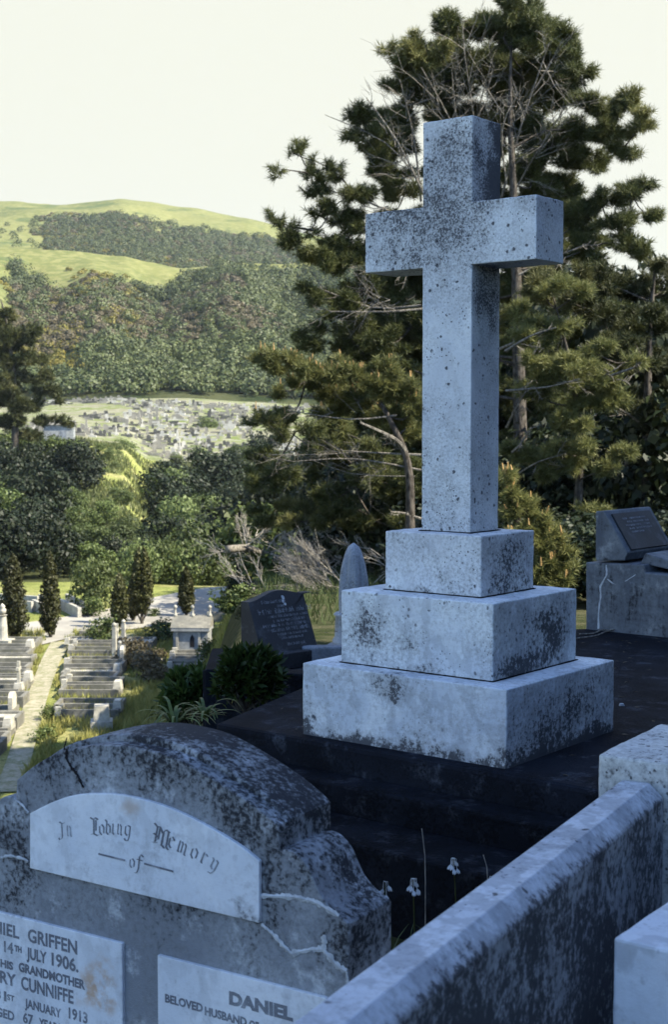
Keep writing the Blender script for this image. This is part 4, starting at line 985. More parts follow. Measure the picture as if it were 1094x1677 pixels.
tag(m.build('weeds', M['stem']), 'dark grassy weeds filling the sunken plot behind the kerb wall', 'weeds', kind='stuff')
for (xa, ya, xb, yb, Y) in ((691,1357,697,1445,4.3), (792,1400,799,1440,4.0)):
    p, q = at(xb, yb, Y), at(xa, ya, Y); p2 = np.array([p[0], p[1], FZ]); m = MB(); m.tube([(0,0,0), p-p2, (p+q)/2-p2+np.array([.004,0,0]), q-p2], .0022, 4)
    tag(m.build('dry_stalk', M['deadwood'], loc=p2), 'thin pale dry stalk standing upright in the dark plot', 'stalk', 'upright dry stalks in the dark plot')
# ------------------------------------------------------------------ near shrubs
def leafy(name, cx, cy, Y, rx, ry, n, lab, leaf=.034, asp=.30, base_py=None, mat='shrub', stems=26):
    c = at(cx, cy, Y); bz = float(H(c[0], c[1])) if base_py is None else at(cx, base_py, Y)[2]
    root = empty(name, (c[0], c[1], bz), 0, lab, 'shrub'); r = np.array([rx/FPX*Y, rx/FPX*Y*.8, ry/FPX*Y]); cc = np.array([0, 0, c[2]-bz])
    P = []; N = []; m = MB()
    for i in range(stems):
        d = rng.normal(size=3); d /= np.linalg.norm(d); d[2] = abs(d[2])*1.0-.25; e = cc+d*r*(.75+.3*rng.random()); b0 = np.array([rng.normal()*.03, rng.normal()*.03, 0.]); md = (b0+e)/2+np.array([d[0], d[1], 0])*.05
        S = smooth_curve([b0, md, e], 8); m.tube(S, np.linspace(.007, .002, len(S)), 4, False)
        k = n//stems
        for j in range(k):
            t_ = 1-.62*rng.random()**1.6; s = S[min(int(t_*(len(S)-1)), len(S)-1)]; dr_ = rng.normal(size=3); dr_ /= np.linalg.norm(dr_); dr_ = dr_+np.array([0,0,.55])+d*.4; dr_ /= np.linalg.norm(dr_)
            P.append((s, dr_))
    m.build('stems', M['bark'], root)
    S = np.array([p[0] for p in P]); D = np.array([p[1] for p in P]); k = len(S); L_ = leaf*(.7+.6*rng.random((k, 1)))*2
    s = np.cross(D, rng.normal(size=(k, 3))); s /= np.linalg.norm(s, axis=1, keepdims=True); u = np.cross(s, D)
    a = S+rng.normal(size=(k, 3))*.012; V = np.stack([a, a+D*L_*.5-s*L_*asp*.5+u*L_*.06, a+D*L_-u*L_*.1, a+D*L_*.5+s*L_*asp*.5+u*L_*.06], 1).reshape(-1, 3)
    mobj('leaves', raw_mesh('leaves', V, np.arange(4*k).reshape(-1, 4), M[mat]), root); return root
leafy('shrub', 408, 1098, 7.0, 48, 48, 2600, 'glossy green shrub growing over the dark kerb in front of the granite headstone', leaf=.030, base_py=1165)
leafy('shrub', 318, 1124, 8.0, 44, 38, 1500, 'small leafy shrub against the sunlit valley left of the dark kerb', leaf=.036, base_py=1200)
def strap(px_, py_, Y, n, lab, L=.4):
    p = at(px_, py_, Y); m = MB()
    for i in range(n):
        a = random.random()*2*pi; l = L*random.uniform(.5, 1.1); up = random.uniform(.25, .9); d = np.array([cos(a), sin(a), 0]); s = np.array([-sin(a), cos(a), 0])*.009
        P = smooth_curve([np.zeros(3), d*l*.35+np.array([0,0,l*up*.6]), d*l*.8+np.array([0,0,l*up*.65]), d*l*1.05+np.array([0,0,l*up*.3])], 4); n_ = len(P)
        V = [tuple(q-s*(1-k/n_)**.6) for k, q in enumerate(P)]+[tuple(q+s*(1-k/n_)**.6) for k, q in enumerate(P)]; m.add(V, [(k, k+1, n_+k+1, n_+k) for k in range(n_-1)])
    return tag(m.build('strap_plant', M['leaf'], loc=p), lab, 'plant')
strap(285, 1192, 5.9, 30, 'clump of long strap leaves rising behind the arched headstone', .17)
strap(335, 1178, 6.3, 30, 'dark strap leaved clump at the left corner of the terrace', .15)
m = MB(); lv = random.Random(9)
for i in range(420):
    x, y = lv.uniform(-.3, 3.2), lv.uniform(4.2, 8.8)
    if (x+.51)*CV[0]+(y-6.08)*CV[1] < .03: continue
    if abs((x-.52)*CU[0]+(y-5.9)*CU[1]) < .52 and abs((x-.52)*CV[0]+(y-5.9)*CV[1]) < .45: continue
    a = lv.random()*6.28; l = lv.uniform(.008, .022); w_ = l*.35; z = Z0+.002; c_, s_ = cos(a), sin(a)
    m.add([(x-c_*l, y-s_*l, z), (x+s_*w_, y-c_*w_, z+.004), (x+c_*l, y+s_*l, z+lv.uniform(0,.006)), (x-s_*w_, y+c_*w_, z+.003)], [(0,1,2,3)])
tag(m.build('leaf_litter', M['litter']), 'scattered dead needles and leaves on the dark paving round the cross', 'litter', kind='stuff')
# ------------------------------------------------------------------ fallen log, brushwood, thicket
def gz(x, y): return float(H(x, y))
def log(pts, Y0_, Y1_, r0_, r1_, lab, nt, tl=1.2):
    n = len(pts); P = [at(x, y, Y0_+(Y1_-Y0_)*i/(n-1)) for i, (x, y) in enumerate(pts)]; o_ = P[0].copy(); m = MB()
    P = [p-o_ for p in P]; S = smooth_curve(P, 4); m.tube(S, np.linspace(r0_, r1_, len(S)), 8)
    root = empty('fallen_tree', o_, 0, lab, 'fallen tree'); m.build('trunk', M['twig'], root, smooth=True); m = MB()
    for i in range(nt):
        s = S[random.randrange(len(S))]; twig_fan(m, s, np.array([random.uniform(-.8,.6), random.uniform(-.5,.5), random.uniform(-.1,.9)]), tl*random.uniform(.5, 1.2), 9, .03, 2, .45)
    m.build('branches', M['deadwood'], root)
log([(372,900),(400,898),(425,904),(460,916),(500,920),(545,918),(620,912)], 43, 46, .13, .07, 'bleached fallen tree trunk lying across the slope behind the granite headstone', 16, 1.3)
log([(640,905),(600,925),(560,930)], 40, 41, .05, .03, 'smaller dead limb tangled beside the draped monument', 10, 1.3)
m = MB(); 
bp_ = at(560, 985, 30)
bz_ = lambda x, y, Y: at(x, y, Y)-bp_
for (x, y, Y, dx, dz, L_, n) in [(556,975,30,-.75,.75,1.0,26),(560,985,30,-.9,.45,1.0,26),(548,965,31,-.65,.85,.9,20),(560,1000,29,-1,.0,1.0,20),(520,960,31,-.7,.6,.8,14),(440,985,30,-.4,1,.7,8),(410,965,30,-.5,.7,.7,8),(620,960,31,.6,.5,.8,8),(640,930,31,-.6,.4,.9,10)]:
    for k in range(3): twig_fan(m, bz_(x, y, Y)+rng.normal(size=3)*.12, (dx, 0, dz), L_, n//2, .016, 2, .28)
m.build('brushwood', M['deadwood'], loc=bp_); tag(bpy.context.scene.objects['brushwood'], 'pale heap of dead feathery brushwood left of the draped monument', 'brushwood', kind='stuff')
m = MB()
for i in range(2600):
    x, y = random.uniform(-2.6, 1.2), random.uniform(17, 46); x = x*y/30
    if x < -.052*y: continue
    z = gz(x, y); h_ = random.uniform(.08, .35); a = random.random()*2*pi; lx, ly = cos(a)*h_*.6, sin(a)*h_*.6; s_ = .012*y/30
    m.add([(x-s_, y, z-.02), (x+s_, y, z-.02), (x+lx, y+ly, z+h_)], [(0,1,2)])
tag(m.build('dry_grass', M['leaf_pale']), 'pale tussocky grass on the slope under the pines', 'grass', kind='stuff')
protos = {}
def proto(key, *a, **k): protos[key] = crown_mesh('crown', *a, **k)
proto('dark0', 2.0, 3.6, 40, 130, .10, M['leaf_dark']); proto('dark1', 2.4, 3.2, 40, 130, .11, M['leaf_dark'])
proto('green0', 1.0, 1.6, 14, 60, .11, M['leaf']); proto('pale0', 1.0, 1.6, 14, 60, .11, M['leaf_pale'])
def bush(name, key, x, y, s, lab, cat, group=None, z=None, sz=None, trunk=False):
    z = gz(x, y) if z is None else z; o = mobj(name, protos[key], loc=(x, y, z)); o.scale = (s, s, sz or s); o.rotation_euler[2] = random.random()*6.28; tag(o, lab, cat, group); return o
for x, y, s in ((2.1,.6,.5),(2.2,2.2,.5),(2.7,-1.3,.55),(2.4,3.2,.45),(3.2,1.2,.6)):  # unseen bushes, added to take light off the wall and right-hand faces
    bush('added_hedge_bush', 'dark0', x, y, s, 'unseen hedge bush added at the right to darken the kerb wall', 'bush', 'unseen hedge added right of the kerb wall', z=-1.9, sz=s*1.45)
i = 0
for (px_, Y, s, sz, key) in [(470,96,2.0,2.3,'dark0'),(420,98,1.8,1.9,'dark1'),(530,74,1.6,1.7,'dark1'),(580,72,1.9,2.6,'dark0'),(640,70,1.9,2.8,'dark1'),(600,46,1.1,.9,'dark0'),(650,45,1.2,1.3,'dark1'),(690,45,1.4,1.7,'dark0'),(500,98,2.0,2.4,'dark0'),(555,80,1.9,2.6,'dark0'),(610,78,2.1,3.0,'dark1'),(660,74,2.1,3.1,'dark1'),
      (730,44,1.3,1.6,'dark0'),(790,42,1.4,1.9,'dark1'),(850,44,1.5,2.3,'dark0'),(910,41,1.5,2.2,'dark1'),(970,43,1.6,2.4,'dark0'),(1030,40,1.6,2.4,'dark1'),(1085,42,1.6,2.1,'dark0'),(1130,40,1.6,2.0,'dark1'),(700,62,2.0,3.4,'dark1'),(780,50,1.9,2.9,'dark0'),(870,50,1.9,3.0,'dark1'),(960,50,2.0,3.1,'dark0'),(1050,50,2.0,2.8,'dark1'),(1130,50,2.1,2.6,'dark0'),
      (760,28,.8,.5,'dark0'),(820,30,.9,.5,'dark1'),(900,26,.7,.45,'dark0'),(950,24,.6,.4,'dark1'),(1000,22,.6,.38,'dark0'),(1050,23,.6,.42,'dark1'),(1100,22,.6,.42,'dark0'),(870,33,1.0,.95,'dark0'),(930,34,1.1,1.1,'dark1'),(985,32,1.1,1.05,'dark0'),(1040,33,1.1,1.15,'dark1'),(1095,32,1.2,1.15,'dark0'),(810,36,1.1,1.0,'dark1'),(745,36,1.0,.9,'dark0'),(690,37,1.0,.8,'dark1'),(1140,30,1.2,1.3,'dark0')]:
    bush('thicket_tree', key, (px_-CX)/FPX*Y, Y, s, 'dark evergreen in the thicket that closes the view behind the pines', 'tree', 'dark thicket trees behind the pines', sz=sz)
for k_, (Y, dx, s) in enumerate(((22,.1,.22),(28,.1,.35),(33,-.1,.45),(38,.0,.55),(43,-.2,.7),(36,-.9,.4))):
    x = -.066*Y+dx; bush('bank_bush', 'green0' if k_ % 3 else 'dark0', x, Y, s*(1 if k_ % 3 else .45), 'green bush on the edge of the bank behind the granite headstone', 'bush', 'bushes on the edge of the bank', z=gz(x, Y)-.15, sz=s*(.8 if k_ % 3 else .36))
for (px_, py_, Y, s, key, lab) in [(395,880,62,1.0,'pale0','pale yellow-green bush behind the left end of the fallen trunk'),(440,880,60,1.1,'green0','mid green bush just above the fallen trunk'),(425,925,44,.5,'green0','little green sapling under the fallen trunk')]:
    p = at(px_, py_, Y); bush('bush', key, p[0], Y, s*1.6, lab, 'bush', z=p[2]-1.3*s)
# ------------------------------------------------------------------ the sunlit graves in the valley
M['pale'] = stone('sunlit_pale_stone', (.44,.42,.36), (.28,.27,.235), (.08,.08,.07), thr=.62, fs=8, ls=1.5, streak=.1)
M['greyk'] = stone('grey_concrete_kerb', (.21,.20,.17), (.11,.11,.10), (.07,.07,.06), thr=.60, fs=8, ls=1.5)
M['infill'] = M['grass']
VZ = -9.6
def grave(x, y, w_, d_, h_, stonekind, fill, lab, group, ang=0., mat=None, end=1):
    root = empty('kerbed_grave', (x, y, gz(x, y)), ang, lab, 'grave', group); mt = mat or M['greyk']; t_ = .13
    m = MB(); z = h_/2
    for c, hh in (((0, -d_/2+t_/2, z), (w_/2, t_/2, z+.1)), ((0, d_/2-t_/2, z), (w_/2, t_/2, z+.1)), ((-w_/2+t_/2, 0, z), (t_/2, d_/2-t_-.001, z+.1)), ((w_/2-t_/2, 0, z), (t_/2, d_/2-t_-.001, z+.1))): m.box(c, hh)
    m.build('kerb', mt, root)
    m = MB(); m.box((0, 0, h_*.2-.05 if fill != 'slab' else h_*.5), (w_/2-t_-.002, d_/2-t_-.002, h_*.2+.05 if fill != 'slab' else h_*.5+.02)); m.build('cover', M['pale'] if fill == 'slab' else (M['gravel'] if fill == 'gravel' else M['grass']), root)
    ex = end*(w_/2-.10)
    if stonekind == 'slab':
        H_ = random.uniform(.5, .75); m = MB(); P = [(-.32, 0), (-.32, H_*.75), (-.2, H_*.93), (0, H_), (.2, H_*.93), (.32, H_*.75), (.32, 0)]
        m.prism([(ex, p[0], h_+p[1]) for p in P], (-.07,0,0), (.07,0,0)); m.build('headstone', M['pale'], root)
    elif stonekind == 'cross':
        m = MB(); m.box((ex, 0, h_+.12), (.16, .2, .12), taper=.8); m.build('plinth', M['pale'], root); m = MB(); m.box((ex, 0, h_+.62), (.05, .06, .38)); m.box((ex, 0, h_+.74), (.049, .20, .05)); m.build('headstone', M['pale'], root)
    elif stonekind == 'block':
        m = MB(); m.box((ex, 0, h_+.16), (.15, .3, .17), taper=.75); m.build('headstone', M['pale'], root)
    elif stonekind == 'obelisk':
        m = MB(); m.box((ex, 0, h_+.12), (.2, .2, .12)); m.box((ex, 0, h_+.7), (.11, .11, .46), taper=.55); m.build('headstone', M['pale'], root)
    for sy_ in (-1, 1):
        if random.random() < .65: continue
        m = MB(); m.box((-ex, sy_*(d_/2-t_/2), h_+.05), (.11, .09, .14), taper=.85); m.build('corner_post', M['pale'], root)
    return root
kinds = ['block','none','none','block','none','none','block','none','slab','none','none','cross','none','block','none','none']
fills = ['grass','gravel','slab','grass','gravel','gravel','slab','grass','gravel','grass']
ordn = ['nearest','second','third','fourth','fifth','sixth','seventh','eighth','ninth','tenth','eleventh','twelfth','thirteenth','fourteenth','fifteenth','sixteenth','seventeenth','eighteenth']
yv = np.linspace(46.6, 61.5, 13)
for i, y in enumerate(yv):
    x = np.interp(y, [46, 61.8], [-7.95, -10.35])+random.uniform(-.12,.12)
    if i in (2, 9): continue
    oi = i-(i > 2)-(i > 9)
    grave(x, y, random.uniform(1.9, 2.35), (yv[1]-yv[0])*.93, [.26,.20,.30,.22,.26][i % 5], kinds[i % 16], fills[i % 10], '%s grave counting back along the column right of the gravel path' % ordn[oi], 'graves in the column right of the path')
yv = np.linspace(41.5, 61.8, 18)
for i, y in enumerate(yv):
    x = np.interp(y, [44.7, 61.8], [-11.0, -14.0])+random.uniform(-.15,.15)
    if i in (5, 12): continue
    oi = i-(i > 5)-(i > 12)
    grave(x, y, random.uniform(2.0, 2.4), (yv[1]-yv[0])*.92, [.28,.22,.26,.32][i % 4], kinds[(i+4) % 16], fills[(i+3) % 10], '%s grave counting back along the column left of the gravel path' % ordn[oi], 'graves in the column left of the path')
for i, (px_, py_, w_, d_, k, f, lab) in enumerate([(308,1082,1.4,1.0,'none','gravel','first low grave directly below the little stone tomb'),(307,1092,1.45,.9,'none','gravel','second low grave down the slope from the little stone tomb'),(307,1102,1.5,.9,'block','grass','lowest of the three graves below the little stone tomb'),
     (228,1062,1.3,1.6,'none','slab','broad pale slab grave beside the brown scrub'),(355,1017,.9,.8,'none','slab','reddish stepped grave right of the little tomb'),(150,1046,1.0,.8,'slab','grass','small grave by the little green pine'),(170,1182,.01,.01,'','','')]):
    if w_ < .1: continue
    p = vg(px_, py_, -9.6); grave(p[0], p[1], w_, d_, .3, k, f, lab, None)
# marker block and monuments
def mono(name, px_, py_, lab, parts, mat='pale', z=-9.6, cat='monument'):
    p = vg(px_, py_, z); root = empty(name, (p[0], p[1], gz(*p)), random.uniform(-.2, .2), lab, cat)
    for nm, f in parts: m = MB(); f(m); m.build(nm, M[mat], root, smooth=(nm in ('urn', 'figure')))
    return root
mono('stone_pedestal', 166, 1196, 'pale square pedestal just above the top of the arched headstone', [('base', lambda m: m.box((0,0,.12), (.34,.34,.2))), ('pedestal', lambda m: m.box((0,0,.5), (.26,.26,.3), taper=.85))])
mono('urn_monument', 4, 1062, 'pale urn topped monument at the left edge in front of the dark cypress', [('base', lambda m: m.box((0,0,.15), (.4,.4,.25))), ('column', lambda m: m.lathe((0,0,.4), [(.22,0),(.2,.5),(.16,1.0),(.22,1.05)], 14)), ('urn', lambda m: m.lathe((0,0,1.45), [(.06,0),(.15,.1),(.17,.22),(.1,.32),(.13,.36),(.02,.5)], 14))])
for k, (px_, py_, h_) in enumerate([(187,1082,1.4),(202,1062,1.1),(196,1092,.9)]):
    mono('grave_post', px_, py_, ['tall pale post at the far end of the grave column','pale post right of the tallest one by the scrub','short pale post on the grave column beside the brown scrub'][k],
         [('shaft', lambda m: m.box((0,0,h_/2), (.09,.09,h_/2), taper=.8)), ('finial', lambda m: m.lathe((0,0,h_), [(.05,0),(.09,.05),(.09,.10),(.03,.17)], 10))], cat='post')
# the little stone tomb
tp0 = on_z(313, 1076, -9.6); tz = gz(tp0[0], tp0[1]); tm = empty('stone_tomb', (tp0[0], tp0[1]+.7, tz), R(-4), 'little gabled stone tomb with finials and a pointed window, beside the road', 'tomb')
M['tombw'] = stone('grey_tomb_wall', (.30,.31,.31), (.21,.22,.23), (.06,.06,.06), thr=.60, fs=6, ls=1.2, streak=.2)
m = MB(); m.box((0,0,.5), (.72,.62,.62)); m.build('wall', M['tombw'], tm)
m = MB(); m.box((0,0,.04), (.86,.76,.14)); m.build('plinth', M['tombw'], tm)
m = MB(); m.box((0,-.03,1.16), (.80,.70,.07)); m.build('cornice', M['tombw'], tm)
m = MB(); m.prism([(-.82,-.74,1.232),(-.82,0,1.66),(-.82,.74,1.232)], (0,0,0), (1.64,0,0)); rf = m.build('roof', M['greyk'], tm)
for sx_ in (-.55, .38):
    m = MB(); m.box((sx_,-.64,.56), (.05,.03,.5)); m.build('pilaster', M['pale'], tm)
m = MB(); m.prism([(x, -.626, z) for x, z in ((-.02,.42),(.16,.42),(.16,.80),(.07,.95),(-.02,.80))], (0,0,0), (0,.02,0)); m.build('window', M['crack'], tm)
for fx in (-.74, .0, .72):
    m = MB(); m.lathe((fx,0,1.60), [(.09,0),(.09,.1),(.05,.14),(.045,.34),(.08,.38),(.08,.44),(.02,.5)], 10); m.build('finial', M['pale'], tm, smooth=True)
# white kerbs beyond the road
for (xa, ya, xb, yb, lab) in ((55,993,72,1000,'short white kerb between the two left cypresses'),(-10,992,50,996,'white painted wall beyond the road behind the left cypress'),(100,992,129,1006,'white kerb beyond the road right of the second cypress')):
    a = on_z(xa, ya, -9.4); b_ = on_z(xb, yb, -9.4); kerb('white_kerb', [(a[0], a[1]), (b_[0], b_[1])], -9.05, -10.2, .2, M['pale'], lab)
    kerb('white_kerb', [(a[0], a[1]+1.5), (b_[0], b_[1]+1.5)], -8.95, -10.2, .15, M['pale'], 'rear one of a pair: '+lab)
# cypresses
def cyp_mesh(R_, Hh, seed, lean=0, split=0):
    V = []; n = 60
    for i in range(n):
        t_ = i/(n-1); z = .35+(Hh-.35)*t_; r = R_*min(1, (t_*5+.35))*(1-t_**2.4)**.7
        for j in range(3):
            a = rng.random()*2*pi; q = r*.6; P, d = sphere_pts(26, (q*cos(a)+lean*t_+split*.25*R_*np.sign(cos(a))*t_, q*sin(a), z), (r*.45+.05, r*.45+.05, .22), .3); d = d*np.array([1,1,.3]); v, _ = cards(P, d, .085, .45, .5); V.append(v)
    V = np.vstack(V); return raw_mesh('crown', V, np.arange(len(V)).reshape(-1, 4), M['cypress'])
for k, (px_, py_, tpy, w_, lab, ln, spl) in enumerate([(22,1052,912,23,'broad dark cypress nearest the left edge',0,0),(82,1045,908,17,'slender brown-tinged cypress between the road and the left column',0,0),(196,1030,945,15,'short leaning cypress in front of the road',.0,0),
      (232,1024,915,17,'forked cypress with bare lower stems beside the road',.0,.9),(305,1010,934,13,'lone cypress just behind the little stone tomb',0,0),(218,1018,950,12,'dark cypress half hidden behind the forked one',0,0)]):
    p = on_z(px_, py_, -9.6); Y = p[1]; hh = (py_-tpy)/FPX*Y; rr = w_/FPX*Y; z = gz(p[0], p[1]); root = empty('cypress', (p[0], p[1], z), 0, lab, 'tree', 'columnar cypresses beside the valley road')
    m = MB(); m.tube([(0,0,-.2),(0,0,hh*.5),(0,0,hh*.85)], [.09,.06,.02], 7)
    if spl: m.tube([(0,0,.1),(-.2,0,.5),(-.3,0,1.1)], [.05,.04,.02], 5); m.tube([(0,0,.1),(.22,0,.55),(.3,0,1.2)], [.05,.04,.02], 5)
    m.build('trunk', M['bark'], root); o = mobj('crown', cyp_mesh(rr, hh, k, ln, spl), root)
    if k == 3: o.location.z = .35
# small bushes in the valley
for n_, (key, mt, R_, Hh, nl, per, leaf) in {'pale1':('','leaf_pale',2.4,3.4,34,60,.15),'pale2':('','leaf_pale',2.6,3.0,34,60,.16),'brown':('','heath',.9,.8,14,90,.06),'gpine':('','leaf',.9,1.5,14,60,.08)}.items():
    proto(n_, R_, Hh, nl, per, leaf, M[mt])
for (px_, py_, Y, key, s, sz, lab) in [(152,1003,78,'pale1',.55,.85,'upright pale willow-like bush beyond the road'),(152,1010,76,'gpine',1.0,.8,'dark low bush at the foot of the upright pale bush'),(225,985,86,'pale2',.65,.85,'pale grey-green bush behind the forked cypress'),(262,975,88,'pale1',.7,.85,'pale rounded bush in the row beyond the road, left half'),(300,972,88,'pale2',.7,.85,'pale rounded bush in the row directly behind the tomb cypress'),
      (338,968,88,'pale1',.72,.9,'largest pale bush at the right end of the row beyond the road'),(362,962,90,'pale2',.45,.8,'small pale bush at the bend of the road'),(168,1058,62,'gpine',1.0,1.0,'little bright green pine sapling at the head of the grave column'),(150,1050,64,'gpine',.7,.5,'dark low bush beside the pine sapling'),
      (250,1010,72,'gpine',.5,.4,'low green bush at the roadside left of the tomb'),(262,1050,60,'gpine',1.2,.75,'dark green bush left of the little stone tomb'),(372,1040,52,'gpine',.5,.5,'dark round bush beside the granite headstone'),(85,1180,47.5,'gpine',.5,.45,'small green bush on the gravel path'),(70,1215,44.5,'gpine',.6,.4,'leafy tuft at the near end of the grave column'),
      (210,1078,57.5,'brown',1.0,1.1,'dry brown scrub at the far end of the grassy bank'),(232,1098,55,'brown',1.1,1.0,'fluffy brown scrub in the middle of the grassy bank'),(256,1118,53,'brown',.9,.9,'lower brown scrub on the grassy bank'),(205,1090,56,'brown',.7,.8,'brown scrub touching the right column of graves'),(245,1085,57.5,'brown',.9,.8,'rounded brown scrub nearest the broad slab grave'),(340,1118,50,'gpine',.8,.7,'green bush among the graves below the tomb')]:
    p = on_z(px_, py_, -9.6) if Y < 82 else at(px_, py_, Y); bush('bush', key, p[0], p[1], s, lab, 'bush', sz=sz, z=gz(p[0], p[1])-.15)
# long grass of the valley floor, one object
k = 46000; y = rng.uniform(38, 66, k); x = rng.uniform(-.235, -.06, k)*y
cx_ = np.interp(y, [38, 44.7, 49, 57, 64], [-9.2, -9.75, -10.2, -11.3, -12.6]); keep = (np.abs(x-cx_) > .25+.6*vnoise(x, y, .9)) & (fbm(x, y, .5, 3) > .42)
x, y = x[keep], y[keep]; z = H(x, y)
P = np.stack([x, y, z+.05], 1); n_ = len(P); hgt_ = rng.uniform(.08, .30, (n_, 1)); a = rng.random(n_)*2*pi; s = np.stack([np.cos(a), np.sin(a), a*0], 1)*.03
V = np.stack([P-s-[0,0,.08], P+s-[0,0,.08], P+np.concatenate([rng.normal(size=(n_, 2))*.09, hgt_], 1)], 1).reshape(-1, 3)
M['meadow'] = leafmat('sunlit_meadow_grass', (.18,.21,.045), (.48,.44,.15), .3, scale=.4)
tag(mobj('meadow_grass', raw_mesh('meadow_grass', V, np.arange(3*n_).reshape(-1, 3), M['meadow'])), 'yellow-green grass on the valley floor between the graves', 'grass', kind='stuff')
# ------------------------------------------------------------------ bush-clad slope beyond the road
for i in range(4): proto('b%d' % i, 3.0, 4.6, 20, 170, .15, M['leaf'], lob=.40, jit=.5)
for i in range(2): proto('p%d' % i, 2.8, 4.2, 20, 170, .14, M['leaf_pale'], lob=.40, jit=.5)
for i in range(2): proto('d%d' % i, 3.0, 4.8, 20, 170, .15, M['leaf_dark'], lob=.40, jit=.5)
cnt = 0; placed = []
BL = {'b': 'rounded mid green tree in the bush on the slope beyond the road', 'p': 'pale green tree in the bush on the slope beyond the road', 'd': 'dark tree in the bush on the slope beyond the road'}
tries = 0
while cnt < 240 and tries < 6000:
    tries += 1; Y = random.uniform(93, 196); th = random.uniform(-.255, -.03); x = th*Y
    px_ = CX+th*FPX
    if Y > 118 and np.interp(Y, [118, 132, 160, 196], [-.14, -.158, -.18, -.205]) < th < -.117: continue      # open grassy crest
    if Y > 178 and th < -.14: continue
    if any((x-a)**2+(Y-b_)**2 < (17 if Y > 108 else 9) for a, b_ in placed): continue
    key = random.choice(['b0','b1','b2','b3','p0','p1','d0','d1']) if Y > 116 else random.choice(['d0','d1','d0','d1','b0'])  # front rows mostly dark-leaved: a band of painted shade at the foot
    if th > -.11: key = random.choice(['b0','b1','d0','d1','b3','p0'])
    s = (random.uniform(.55, 1.1)+.6*random.random()**3)*(.62 if Y > 160 and th < -.12 else 1)*(.68 if Y < 140 and -.19 < th < -.115 and Y > 112 else 1)
    if Y < 140 and -.19 < th < -.115: s = min(s, .62)
    bush('bush_tree', key, x, Y, s, BL[key[0]], 'tree', {'b':'mid green bush trees on the slope','p':'pale bush trees on the slope','d':'dark bush trees on the slope'}[key[0]], z=gz(x, Y)-.6, sz=s*random.uniform(.85, 1.2)); placed.append((x, Y)); cnt += 1
k = 15000; y = rng.uniform(130, 200, k); x = rng.uniform(-.24, -.115, k)*y; z = H(x, y); keep = fbm(x, y, .12, 3) > .40; x, y, z = x[keep], y[keep], z[keep]; n_ = len(x)
P = np.stack([x, y, z], 1); a = rng.random(n_)*2*pi; s = np.stack([np.cos(a), np.sin(a), a*0], 1)*.12; up_ = np.concatenate([rng.normal(size=(n_, 2))*.22, rng.uniform(.2, .8, (n_, 1))], 1)
V = np.stack([P-s-[0,0,.1], P+s-[0,0,.1], P+up_], 1).reshape(-1, 3)
M['crest'] = leafmat('crest_grass', (.12,.155,.045), (.23,.24,.10), .3, scale=.25)
tag(mobj('crest_grass', raw_mesh('crest_grass', V, np.arange(3*n_).reshape(-1, 3), M['crest'])), 'rough pale grass on the open crest beyond the road', 'grass', kind='stuff')
for i in range(26):
    Y = random.uniform(134, 196); th = random.uniform(-.19, -.14); key = random.choice(['b0','p0','p1','p0']); s = random.uniform(.16, .42)
    bush('low_scrub', key, th*Y, Y, s, 'low %s scrub dotted over the open grassy crest' % {'b':'green','p':'pale'}[key[0]], 'bush', {'b':'green scrub on the crest','p':'pale scrub on the crest'}[key[0]], sz=s*.8)
# shed on the crest
sp2 = at(97, 716, 186); sh = empty('wooden_shed', (sp2[0], sp2[1], gz(sp2[0], sp2[1])), .1, 'small grey plank shed on the crest beside the left edge pine', 'shed')
m = MB(); m.box((0,0,1.1), (1.9,1.3,1.2)); m.build('wall', M['tombw'], sh); m = MB(); m.prism([(-2.1,-1.6,2.3),(-2.1,0,2.9),(-2.1,1.6,2.3)], (0,0,0), (4.2,0,0)); m.build('roof', M['greyk'], sh); m = MB(); m.box((.6,-1.31,.85), (.4,.02,.8)); m.build('door', M['greystone'], sh)
# ------------------------------------------------------------------ the far cemetery
M['fst'] = plain('distant_white_marble', (.42,.40,.35), .8, .2, .8); M['fst2'] = plain('distant_grey_stone', (.09,.088,.08), .85, .4, .8); M['fst3'] = plain('distant_concrete', (.24,.225,.19), .85, .3, .8)
def fm(kind, mt):
    m = MB()
    if kind == 'slab': m.box((0,0,.12), (.45,.3,.14)); m.prism([(x, 0, z) for x, z in ((-.34,.26),(-.34,1.05),(-.2,1.25),(0,1.32),(.2,1.25),(.34,1.05),(.34,.26))], (0,-.08,0), (0,.08,0))
    if kind == 'cross': m.box((0,0,.2), (.45,.45,.22)); m.box((0,0,.55), (.3,.3,.14)); m.box((0,0,1.25), (.09,.08,.57)); m.box((0,0,1.45), (.32,.078,.085))
    if kind == 'obelisk': m.box((0,0,.3), (.42,.42,.32)); m.box((0,0,1.5), (.22,.22,.9), taper=.5)
    if kind == 'tomb': m.box((0,0,.2), (1.0,.5,.22)); m.box((0,0,.45), (.9,.42,.04))
    if kind == 'kerb':
        for c, h_ in (((0,-.9,.2),(1.2,.1,.24)), ((0,.9,.2),(1.2,.1,.24)), ((-1.1,0,.2),(.1,.79,.24)), ((1.1,0,.2),(.1,.79,.24))): m.box(c, h_)
        m.prism([(x, .7, z) for x, z in ((-.34,.2),(-.34,.95),(0,1.15),(.34,.95),(.34,.2))], (0,-.08,0), (0,.08,0))
    return m
FK = [(k, mt) for k in ('slab','cross','obelisk','tomb','kerb') for mt in ('fst','fst2','fst3')]
FM = {}
for k_, mt in FK:
    o = fm(k_, mt).build('grave', M[mt]); FM[(k_, mt)] = o.data.copy(); bpy.data.objects.remove(o)
WD_ = {'slab':'rounded headstone','cross':'stone cross','obelisk':'obelisk','tomb':'flat table tomb','kerb':'kerbed grave with headstone'}
CD_ = {'fst':'white','fst2':'dark grey','fst3':'buff'}
